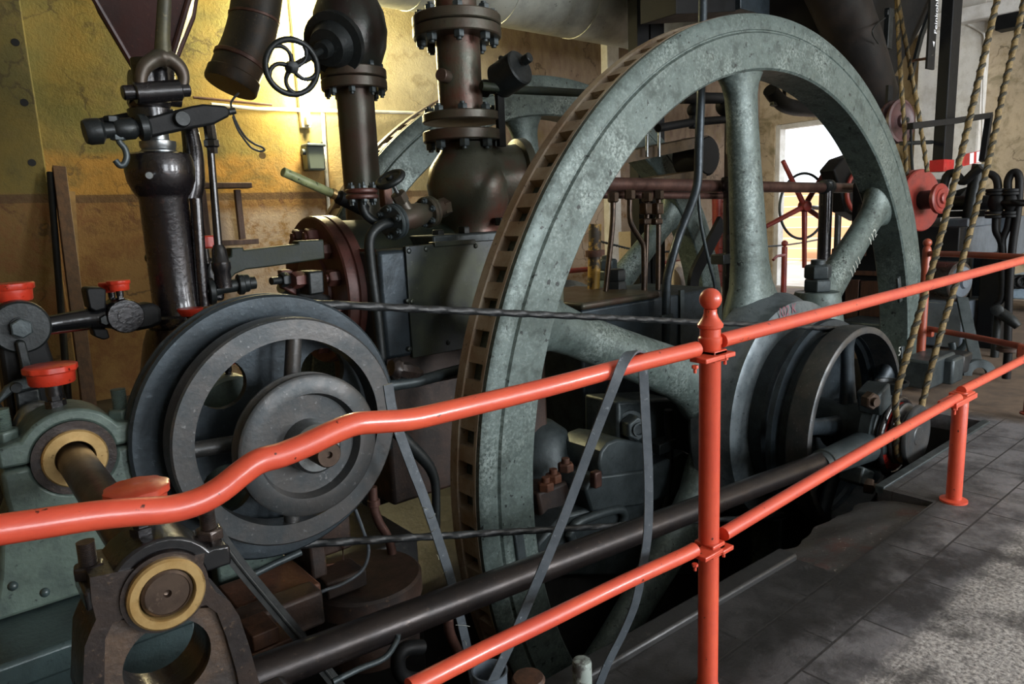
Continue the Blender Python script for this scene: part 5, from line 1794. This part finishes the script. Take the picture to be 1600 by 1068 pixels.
m = MB().prism([P(x, y, 4.4) for x, y in ((1303, 265), (1318, 247), (1352, 235), (1360, 300), (1350, 345), (1322, 330), (1312, 290))], (0, .2, 0))
part(bx_, 'box', m, M['black'], .02)
lg = P(1340, 320, 4.5)
part(bx_, 'leg', MB().bx(lg.x - .04, lg.x + .04, 4.46, 4.54, FL if lg.x > 6.9 else -2.6, lg.z), M['black'])
rg = P(1346, 299, 4.3)
part(bx_, 'hand_ring', MB().torus(rg, (-.25, -1, 0), .27, .03, 48, 10), M['darkred'])
part(bx_, 'ring_spoke', MB().tube([rg + V((0, 0, 0)), rg + V((-.1, 0, .06)), rg + V((-.24, 0, .04))], .025, 10, 3), M['darkred'])
# ================================================================== RIGHT HAND MACHINERY
Yq = 3.5
hb = thing('black_hopper', 'large black coal hopper hanging at the top right above the flywheel rim', 'hopper', P(1390, 150, Yq))
top = [P(1262, -60, Yq), P(1478, -60, Yq)]
bot = [P(1352, 120, Yq), P(1424, 120, Yq)]
m = MB()
d1, d2 = V((0, 1.3, 0)), V((0, .55, 0))
sh1, sh2 = V((0, -.15, 0)), V((0, .2, 0))
vs = [bot[0] + sh2, bot[1] + sh2, bot[1] + sh2 + d2, bot[0] + sh2 + d2, top[0] + sh1, top[1] + sh1, top[1] + sh1 + d1, top[0] + sh1 + d1]
m.add(vs, [(3, 2, 1, 0), (4, 5, 6, 7), (0, 1, 5, 4), (1, 2, 6, 5), (2, 3, 7, 6), (3, 0, 4, 7)])
part(hb, 'shell', m, M['black'], .02)
m = MB().tube([P(1262, -110, Yq), P(1310, 0, Yq), P(1338, 70, Yq), P(1362, 130, Yq), P(1372, 150, Yq)], [.27, .26, .25, .22, .2], 24)
part(hb, 'round_leg', m, worn('sooty_hopper_sheet', '#191817', '#241e1a', '#2e2824', 4, .45, .6, 0, .2, spec=.25))
part(hb, 'spout', MB().bx(P(1378, 150, Yq).x, P(1420, 150, Yq).x, Yq + .1, Yq + .5, P(1390, 165, Yq).z, P(1390, 110, Yq).z), M['black'], .01)
part(hb, 'slide_lever', MB().box(P(1388, 45, Yq - .2), (.1, .05, .38)), M['iron'], .006)
part(hb, 'hinge_plate', MB().box(P(1392, 22, Yq - .2), (.22, .04, .05)), M['iron'], .006)
part(hb, 'edge_strip', MB().tube([P(1468, -20, Yq - .12), P(1440, 55, Yq - .02), P(1422, 125, Yq + .1)], .01, flat=(.04, .015), up=(1, 0, 0)), M['iron'])
m = MB().tube([P(1383, 28, Yq - .24), P(1368, 40, Yq - .3), P(1363, 52, Yq - .3), P(1372, 68, Yq - .26)], .006, 8, 4)
part(hb, 'wire_loop', m, M['iron'])

Yd2 = 2.78
cx0, cx1 = P(1483, 120, Yd2).x, P(1497, 120, Yd2).x
dyc = at(1464, 120, x=cx0).y - Yd2
zb_d = P(1480, 250, Yd2).z
cd = thing('black_chute', 'tall square black chute coming down at the right with red and white tape', 'chute', ((cx0 + cx1) / 2, Yd2 + .1, zb_d - .12))
part(cd, 'shaft', MB().bx(cx0, cx1, Yd2, Yd2 + dyc, zb_d, FZ - .005), M['black'], .01)
m = MB().bx(cx0 - .03, cx1 + .01, Yd2 - .012, Yd2 + dyc + .01, zb_d - .11, zb_d + .005)
part(cd, 'red_tape', m, worn('red_tape', '#b01f22', '#8f1519', '#d86a5c', 8, .3, .45, 0, .1, (.45, .65), (.66, .7), 14))
a, b = P(1497, 252, Yd2 - .02), P(1541, 242, Yd2 - .02)
tm = part(cd, 'tape_tail', MB().tube([a, b], .01, flat=(.06, .003), up=(0, 0, 1)), bpy.data.materials['red_tape'])
for t0 in (.38, .62):
    p0, p1 = a + (b - a) * t0, a + (b - a) * (t0 + .14)
    part(tm, 'white_stripe', MB().tube([p0 + V((0, -.004, .0)), p1 + V((0, -.004, 0))], .01, flat=(.055, .002), up=(0, 0, 1)), M['signwhite'])
Ysg = 2.6
sg = thing('feinkohle_sign', 'narrow black upright sign with white lettering and arrow beside black chute', 'sign', P(1454, 108, Ysg))
m = MB().prism([P(x, y, Ysg) for x, y in ((1449, 107), (1460, 109), (1464, 40), (1468, -45), (1456, -45), (1453, 40))], (0, .02, 0))
part(sg, 'board', m, M['black'], .002)
q0, q1 = P(1463.5, 54, Ysg - .004), P(1466.5, -6, Ysg - .004)
vz = (q1 - q0).normalized()
vxx = V((0, -1, 0)).cross(vz)
text_mesh('Feinkohle', .082, M['signwhite'], q0, vz, V((0, 1, 0)).cross(vz) * -1 if (V((0, 1, 0)).cross(vz)).x > 0 else V((0, 1, 0)).cross(vz), 'sign_lettering', sg)
t0 = P(1459, 69, Ysg - .004)
part(sg, 'arrow', MB().prism([t0 + V((-.02, 0, .022)), t0 + V((.02, 0, .022)), t0 + V((.008, 0, -.022))], (0, .003, 0)), M['signwhite'])
part(sg, 'screw', MB().cyl(P(1457, 86, Ysg - .006), P(1457, 86, Ysg), .008, n=10), M['steel'])
part(sg, 'bracket', MB().tube([P(1450, 91, Ysg + .01), P(1430, 94, Ysg + .2), P(1424, 97, Ysg + .35)], .012, 8), M['rust'])

sb_ = thing('steel_bracket', 'black square steel tube bracket crossing the chute and bending down', 'bracket', P(1540, 255, 2.6))
part(sb_, 'cross_tube', MB().tube([P(1422, 197, 2.7), P(1490, 189, 2.66), P(1547, 180, 2.6)], .01, flat=(.028, .028), up=(0, 0, 1)), M['black'], .004)
part(sb_, 'down_tube', MB().tube([P(1546, 178, 2.6), P(1535, 252, 2.6)], .01, flat=(.03, .028), up=(1, 0, 0)), M['black'], .004)

# sheaves
ax = V((-.2, -1, .05)).normalized()


def sheave(o, ax, r, wd, mat, hubmat, grv=.25):
    pass


pc = P(1405, 190, 3.0)
sh1_ = thing('rope_sheave', 'old maroon grooved rope sheave hanging beside flywheel rim', 'pulley', pc - V((0, 0, .22)))
part(sh1_, 'wheel', MB().lathe(pc, ax, [(-.08, 0), (-.08, .19), (-.07, .205), (-.05, .205), (-.03, .165), (-.01, .165), (.01, .205), (.03, .205), (.035, .18), (.02, .16), (.02, .06), (.05, .055), (.06, .04), (.06, 0)], 48), M['maroon'])
part(sh1_, 'hanger', MB().bx(pc.x - .05, pc.x + .05, pc.y + .09, pc.y + .12, pc.z - .05, P(1405, 130, 3.0).z), M['black'], .004)
part(sh1_, 'axle', MB().cyl(pc + V((0, .15, 0)), pc + ax * .09, .025, n=12), M['iron'])
part(sh1_, 'side_rod', MB().tube([P(1408, 224, 2.95), P(1430, 223, 2.92), P(1456, 222, 2.9)], .02, 10), M['iron'])
part(sh1_, 'link', MB().tube([P(1423, 200, 2.95), P(1424, 240, 2.9), P(1426, 270, 2.85)], .014, 8), M['iron'])
pc = P(1437, 313, 2.72)
sh2_ = thing('red_pulley', 'bright red pulley with smaller red disc on its hub right of flywheel', 'pulley', pc - V((0, 0, .3)))
part(sh2_, 'wheel', MB().lathe(pc, ax, [(-.1, 0), (-.1, .26), (-.09, .285), (-.05, .285), (-.035, .25), (-.02, .25), (-.01, .285), (.02, .285), (.03, .275), (.02, .2), (.02, 0)], 56), M['darkred'])
part(sh2_, 'hub', MB().cyl(pc, pc + ax * .16, .085, n=24), M['iron'])
part(sh2_, 'small_disc', MB().lathe(pc + ax * .16, ax, [(0, 0), (0, .12), (.01, .135), (.04, .135), (.05, .12), (.045, .09), (.055, .085), (.055, .05), (.075, .045), (.08, .03), (.08, 0)], 40), M['darkred'])
part(sh2_, 'axle', MB().cyl(pc - ax * .45, pc, .04, n=14), M['iron'])


def laid_rope(name, label, paths, r, pitch):
    t = thing(name, label, 'rope', min((p for q in paths for p in q), key=lambda p: p.z))
    for q in paths:
        q = smooth_path(q, 4) if len(q) > 2 else q
        st = part(t, 'strand', MB().twist(q, r, pitch * 2, .22, 12), M['rope'])
        # dark yarn laid into the grooves
        pts = []
        d = 0
        u = None
        fine = [q[0]]
        for p in q[1:]:
            Ls = (p - fine[-1]).length
            k = max(1, int(Ls / (pitch / 7)))
            a = fine[-1]
            for i in range(1, k + 1):
                fine.append(a + (p - a) * (i / k))
        for i, p in enumerate(fine):
            tg = (fine[min(i + 1, len(fine) - 1)] - fine[max(i - 1, 0)]).normalized()
            if u is None:
                _, u, _ = basis(tg)
            u = (u - tg * tg.dot(u)).normalized()
            w_ = tg.cross(u)
            if i:
                d += (fine[i] - fine[i - 1]).length
            ph = d / pitch * 2 * pi
            pts.append(p + (u * cos(ph) + w_ * sin(ph)) * r * .52)
        part(st, 'dark_yarn', MB().tube(pts, r * .72, 7), M['ropedark'])
    return t


A = [at(x, y, y=q) for x, y, q in ((1572, -60, 1.6), (1558, 0, 1.6), (1530, 120, 1.6), (1497, 262, 1.6), (1459, 410, 1.6), (1424, 533, 1.6), (1400, 620, 1.6))]
A = [A[0] + (A[0] - A[1]).normalized() * ((FZ - A[0].z) / (A[0] - A[1]).normalized().z - .01)] + A
wr = []
for k in range(7):
    a = rad(168 + 24 * k)
    wr.append(V((4.30, 1.605, .055)) + V((cos(a) * .165, 0, sin(a) * .165)))
B = [at(x, y, y=1.605) for x, y in ((1442, 625), (1470, 520), (1500, 420), (1543, 258), (1566, 150), (1592, 40), (1612, -60))]
B.append(B[-1] + (B[-1] - B[-2]).normalized() * ((FZ - B[-1].z) / (B[-1] - B[-2]).normalized().z - .01))
wr = [V((4.30, 1.605, .055)) + V((cos(rad(a)) * .165, 0, sin(rad(a)) * .165)) for a in range(160, 371, 15)]
laid_rope('drive_rope', 'yellow and black twisted drive rope looping over the small rope pulley', [A + wr + B], .0185, .082)
C1 = [at(x, y, y=q) for x, y, q in ((1399, -50, 2.9), (1401, 0, 2.9), (1404, 60, 2.88), (1408, 130, 2.86), (1412, 180, 2.84), (1415, 240, 2.82), (1417, 285, 2.8))]
C2 = [at(x, y, y=q) for x, y, q in ((1398, -50, 2.9), (1404, 5, 2.88), (1414, 60, 2.84), (1428, 135, 2.78), (1439, 200, 2.7), (1449, 268, 2.6))]
for q in (C1, C2):
    q.insert(0, q[0] + (q[0] - q[1]).normalized() * ((FZ - q[0].z) / (q[0] - q[1]).normalized().z - .01))
laid_rope('sheave_rope', 'thin olive twisted rope pair hanging from the ceiling past the maroon sheave', [C1, C2], .019, .12)

# machine cabinets at the right: dark end faces look towards the flywheel
X0 = 7.5


def cab(px0, px1, py0, py1, x, depth, mat, name, parent, bev=.012):
    a = at(px0, py0, x=x)
    b = at(px1, py1, x=x)
    return part(parent, name, MB().bx(x, x + depth, b.y, a.y, max(b.z, FL), a.z), mat, bev)


mc = thing('press_housing', 'grey-blue machine housing of stacked boxes behind the hanging ropes', 'machine', (X0 + .4, 2.6, 0))
cab(1436, 1497, 355, 402, X0, .5, M['black'], 'box', mc)
cab(1470, 1512, 342, 357, X0 + .2, .8, M['greypaint'], 'box_lid', mc)
cab(1495, 1514, 355, 402, X0 + .15, .8, M['greypaint'], 'side_box', mc)
cab(1437, 1500, 398, 470, X0 + .2, .6, M['bluegrey'], 'lower_body', mc)
cab(1445, 1500, 470, 545, X0 - .1, .7, M['greypaint'], 'pedestal', mc)
cab(1440, 1520, 545, 600, X0 + .1, .9, M['bluegrey'], 'base', mc)
mc2 = thing('pump_housing', 'dark square pump housing at the right edge below the pipe cluster', 'machine', (8.7, 2.6, 0))
cab(1517, 1550, 342, 402, 8.4, .6, M['black'], 'box', mc2)
cab(1549, 1570, 340, 402, 8.6, .7, M['greypaint'], 'side_box', mc2)
cab(1506, 1530, 402, 560, 8.0, .35, M['bluegrey'], 'leg', mc2)
cab(1533, 1553, 400, 575, 7.7, .25, M['black'], 'leg', mc2)
gutter = at(1500, 318, x=8.0)
part(mc2, 'cross_pipe', MB().tube([at(1452, 318, x=8.0), at(1500, 317, x=8.0), at(1575, 316, x=8.0)], .07, 16), M['black'])
part(mc2, 'rack_bar', MB().box(at(1502, 334, x=7.9), (.05, .42, .06)), M['black'])
part(mc2, 'tray', MB().prism([at(x, y, x=8.1) for x, y in ((1486, 300), (1513, 291), (1500, 306), (1488, 308))], (.3, 0, 0)), M['black'], .004)

dr = thing('belt_roller', 'short dark roller drum with pale grey end cap behind the ropes', 'roller', at(1482, 470, x=6.9))
e = at(1501, 440, x=6.9)
ax2 = V((-.25, -1, 0)).normalized()
part(dr, 'drum', MB().cyl(e - ax2 * .33, e, .175, n=36, bev=.01), M['oilybrown'])
part(dr, 'end_cap', MB().lathe(e, ax2, [(0, .14), (.02, .13), (.03, .06), (.05, .05), (.05, 0)], 32), M['greypaint'])
part(dr, 'shaft', MB().cyl(e - ax2 * .7, e - ax2 * .3, .05, n=16), M['iron'])

def pipe_run(name, label, pix, x, r, mat, sm=4, extra=None):
    return solo(name, label, 'pipe', MB().tube([at(a, b, x=x) for a, b in pix], r, 12, sm), mat)


pipe_run('crooked_lever_pipe', 'black crooked pipe handle rising above the red pulley', ((1471, 332), (1473, 300), (1479, 276), (1488, 270), (1497, 276), (1503, 283), (1510, 281), (1520, 271), (1533, 261)), 7.7, .04, M['black'], 2)
pipe_run('thick_upright_pipe', 'thick dark pipe rising between the two drive rope strands', ((1508, 560), (1508, 420), (1514, 340), (1522, 290), (1527, 270), (1530, 256)), 7.9, .06, M['iron'], 3)
vc = thing('valve_cluster', 'cluster of black flanged valves with U-shaped pipes at the right edge', 'valve', at(1560, 420, x=7.6))
part(vc, 'u_pipe', MB().tube([at(a, b, x=7.6) for a, b in ((1540, 273), (1548, 272), (1556, 278), (1559, 288), (1559, 298))], .034, 12, 4), M['black'])
part(vc, 'u_pipe', MB().tube([at(a, b, x=7.6) for a, b in ((1575, 298), (1575, 283), (1580, 272), (1587, 269), (1592, 275), (1593, 290), (1590, 330), (1582, 385), (1577, 450), (1575, 520), (1574, 560))], .034, 12, 4), M['black'])
for (px, py, r) in ((1557, 297, .085), (1557, 302, .085), (1580, 297, .075), (1580, 302, .075), (1556, 332, .085), (1556, 338, .085), (1577, 332, .07), (1577, 337, .07)):
    part(vc, 'flange', MB().lathe(at(px, py, x=7.6), (0, 0, 1), [(-.015, r - .01), (-.01, r), (.01, r), (.015, r - .01)], 24), M['black'])
part(vc, 'valve_body', MB().lathe(at(1557, 330, x=7.6), (0, 0, 1), [(0, .05), (.06, .075), (.12, .07), (.17, .05)], 20), M['black'])
part(vc, 'valve_body', MB().lathe(at(1579, 330, x=7.6), (0, 0, 1), [(0, .04), (.06, .065), (.12, .06), (.17, .04)], 20), M['black'])
part(vc, 'stem', MB().tube([at(1560, 317, x=7.58), at(1605, 317, x=7.5)], .03, 12), M['black'])
part(vc, 'hand_ring', MB().torus(at(1597, 317, x=7.5), (0, -.2, 1), .07, .014, 24, 8), M['black'])
part(vc, 'drop_pipe', MB().tube([at(a, b, x=7.6) for a, b in ((1556, 340), (1556, 360), (1562, 372), (1566, 385), (1567, 410))], .032, 12, 3), M['black'])
part(vc, 'drop_pipe', MB().tube([at(a, b, x=7.6) for a, b in ((1577, 338), (1574, 356), (1568, 370), (1566, 385), (1566, 460), (1556, 480), (1554, 520))], .03, 12, 3), M['black'])
lv = thing('foot_lever', 'dark forged foot lever with tapered arm near the right edge', 'lever', at(1575, 515, x=7.3))
part(lv, 'arm', MB().tube([at(a, b, x=7.3) for a, b in ((1556, 482), (1566, 490), (1580, 500), (1591, 510))], [.035, .05, .05, .035], 12, 3), M['iron'])
pv = at(1558, 484, x=7.3)
part(lv, 'pivot_post', MB().cyl((pv.x + .03, pv.y, FL), (pv.x + .03, pv.y, pv.z), .035, n=12), M['iron'])
part(lv, 'pivot', MB().lathe(at(1558, 484, x=7.28), (-1, -.3, 0), [(-.05, .05), (.03, .05), (.04, .03)], 18), M['iron'])
ft = thing('pedal_post', 'round rusty foot pedal disc on a short black post', 'pedal', at(1572, 592, z=0))
c = at(1572, 591, z=0)
part(ft, 'post', MB().cyl((c.x, c.y, 0), (c.x, c.y, at(1572, 545, x=c.x).z), .03, n=14), M['black'])
zc_p = at(1572, 545, x=c.x).z
part(ft, 'disc', MB().lathe((c.x, c.y, zc_p - .02), (0, 0, 1), [(0, .06), (.01, .085), (.03, .085), (.04, .075), (.045, .085), (.06, .085), (.065, .05)], 28), M['rustdark'])

# big open spanner leaning on the machine
c = at(1529, 584, x=6.5)
wy = thing('ring_spanner', 'giant grey ring spanner leaning with its open ring on the floor', 'spanner', c - V((0, 0, .15)))
hd = at(1503, 465, x=6.9)
axn = V((-.8, -.6, .1)).normalized()
m = MB().lathe(c + axn * -.02, axn, [(0, .055), (0, .115), (.012, .125), (.035, .125), (.045, .115), (.045, .055)], 36, closed=True)
part(wy, 'ring', m, M['iron2'])
dd = (hd - c).normalized()
part(wy, 'handle', MB().tube([c + dd * .1, c + (hd - c) * .55, hd], .01, flat=(.045, .014), up=axn.cross(dd)), M['iron2'], .005)
# small castings on the floor by the machine
for k, (px, py, sx, sy, sz) in enumerate(((1452, 600, .5, .22, .22), (1488, 592, .22, .2, .2), (1505, 575, .2, .18, .16))):
    p = at(px, py + 10, z=0)
    solo('foundation_block', ['long grey foundation block on the floor right of the flywheel', 'rounded grey foundation block in the middle of the row by the spanner', 'smallest grey block nearest the spanner'][k], 'block', MB().bx(p.x, p.x + sx, p.y, p.y + sy, 0, sz), M['concrete_dark'] if k == 2 else M['iron2'], .02)
m = MB().tube([at(x, y, x=6.9) for x, y in ((1462, 580), (1475, 566), (1487, 552), (1490, 545), (1488, 535))], .035, 12, 3)
m.tube([at(x, y, x=6.9) for x, y in ((1489, 548), (1500, 546), (1508, 538), (1510, 530))], .028, 12, 3)
solo('forked_lever', 'grey forked lever casting on the floor beside the foundation blocks', 'lever', m, M['iron2'])

# far guard railing meeting the front one at a corner
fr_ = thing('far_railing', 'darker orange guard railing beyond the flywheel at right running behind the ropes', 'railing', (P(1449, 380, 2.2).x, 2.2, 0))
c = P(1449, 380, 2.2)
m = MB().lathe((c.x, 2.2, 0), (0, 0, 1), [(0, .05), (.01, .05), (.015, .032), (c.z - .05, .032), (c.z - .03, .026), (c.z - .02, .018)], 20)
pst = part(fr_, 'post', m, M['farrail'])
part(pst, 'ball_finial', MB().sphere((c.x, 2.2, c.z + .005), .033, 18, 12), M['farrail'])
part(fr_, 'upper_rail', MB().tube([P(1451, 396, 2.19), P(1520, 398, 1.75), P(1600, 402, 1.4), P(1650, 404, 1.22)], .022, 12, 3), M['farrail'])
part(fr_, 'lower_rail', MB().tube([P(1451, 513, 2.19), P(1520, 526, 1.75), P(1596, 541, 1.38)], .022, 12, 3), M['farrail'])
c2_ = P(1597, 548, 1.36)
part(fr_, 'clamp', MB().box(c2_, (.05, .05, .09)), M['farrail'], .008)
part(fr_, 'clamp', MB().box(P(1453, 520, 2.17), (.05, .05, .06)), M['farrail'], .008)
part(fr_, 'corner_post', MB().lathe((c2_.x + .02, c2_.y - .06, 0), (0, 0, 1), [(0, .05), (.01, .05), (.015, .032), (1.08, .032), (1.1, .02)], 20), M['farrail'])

# things on the far wall
sp_ = at(1583, 28, x=XE - .3)
ls = thing('black_wall_box', 'black box mounted under the beam in the top right corner', 'loudspeaker', sp_ - V((0, 0, .15)))
part(ls, 'cabinet', MB().box(sp_, (.25, .32, .27)), M['black'], .01)
part(ls, 'wall_bracket', MB().box(sp_ + V((.2, 0, 0)), (.2, .06, .08)), M['black'])
m = MB().tube([at(x, y, x=XE - .262) for x, y in ((1508, 36), (1520, 42), (1533, 50), (1538, 58), (1538, 90), (1536, 150), (1534, 240))], .014, 8, 3)
solo('white_conduit', 'thin white conduit bending down the cream pier at the far right', 'conduit', m, M['white'])
lb = thing('light_blue_machine', 'pale blue machine with dark handles in the far background at the right edge', 'machine', at(1600, 480, x=10.3))
a, b = at(1568, 432, x=10.3), at(1640, 470, x=10.3)
part(lb, 'bench', MB().bx(10.3, 11.0, b.y, a.y, b.z, a.z), M['lightblue'], .02)
part(lb, 'leg', MB().bx(10.4, 10.9, b.y + .1, a.y - .25, 0, b.z), M['black'], .01)
for px in (1582, 1592, 1601):
    part(lb, 'handle', MB().torus(at(px, 440, x=10.25), (-1, -.3, .3), .07, .02, 20, 8), M['black'])
# ================================================================== LIGHT
w = bpy.data.worlds.new('sky')
SC.world = w
w.use_nodes = True
bg = w.node_tree.nodes['Background']
bg.inputs[0].default_value = (.86, .93, 1.0, 1)
bg.inputs[1].default_value = 2.2


def area(name, loc, target, size, power, color, size_y=None):
    ld = bpy.data.lights.new(name, 'AREA')
    ld.energy = power
    ld.color = color
    ld.size = size
    if size_y:
        ld.shape = 'RECTANGLE'
        ld.size_y = size_y
    o = bpy.data.objects.new(name, ld)
    COL.objects.link(o)
    o.location = loc
    d = V(target) - V(loc)
    o.rotation_euler = d.to_track_quat('-Z', 'Y').to_euler()
    return o


def point(name, loc, power, color, r=.05):
    ld = bpy.data.lights.new(name, 'POINT')
    ld.energy = power
    ld.color = color
    ld.shadow_soft_size = r
    o = bpy.data.objects.new(name, ld)
    COL.objects.link(o)
    o.location = loc
    return o


area('window_light', (1.6, -6.9, 2.3), (3.0, 2.5, .6), 2.0, 260, (.90, .95, 1.0), 2.5)
area('window_light', (5.5, -6.9, 2.3), (7.5, 2.5, 1.0), 1.8, 560, (.92, .96, 1.0), 2.5)
area('window_light', (8.9, -6.9, 2.3), (9.0, 2.5, 1.2), 1.4, 420, (.95, .97, 1.0), 2.5)
for dz, pw in ((-.4, 70), (.1, 90), (.55, 90)):
    point('tube_lamp_light', (lp_.x, 6.72, lp_.z + dz), pw, (1.0, .88, .50), .06)
sun = bpy.data.lights.new('sun', 'SUN')
sun.energy = 5.0
sun.angle = .01
so = bpy.data.objects.new('sun', sun)
COL.objects.link(so)
so.rotation_euler = V((.75, .25, -.62)).to_track_quat('-Z', 'Y').to_euler()
SC.view_settings.view_transform = 'Standard'
SC.view_settings.look = 'None'
SC.view_settings.exposure = 0.12
SC.view_settings.gamma = 1.0
SC.view_settings.use_curve_mapping = False
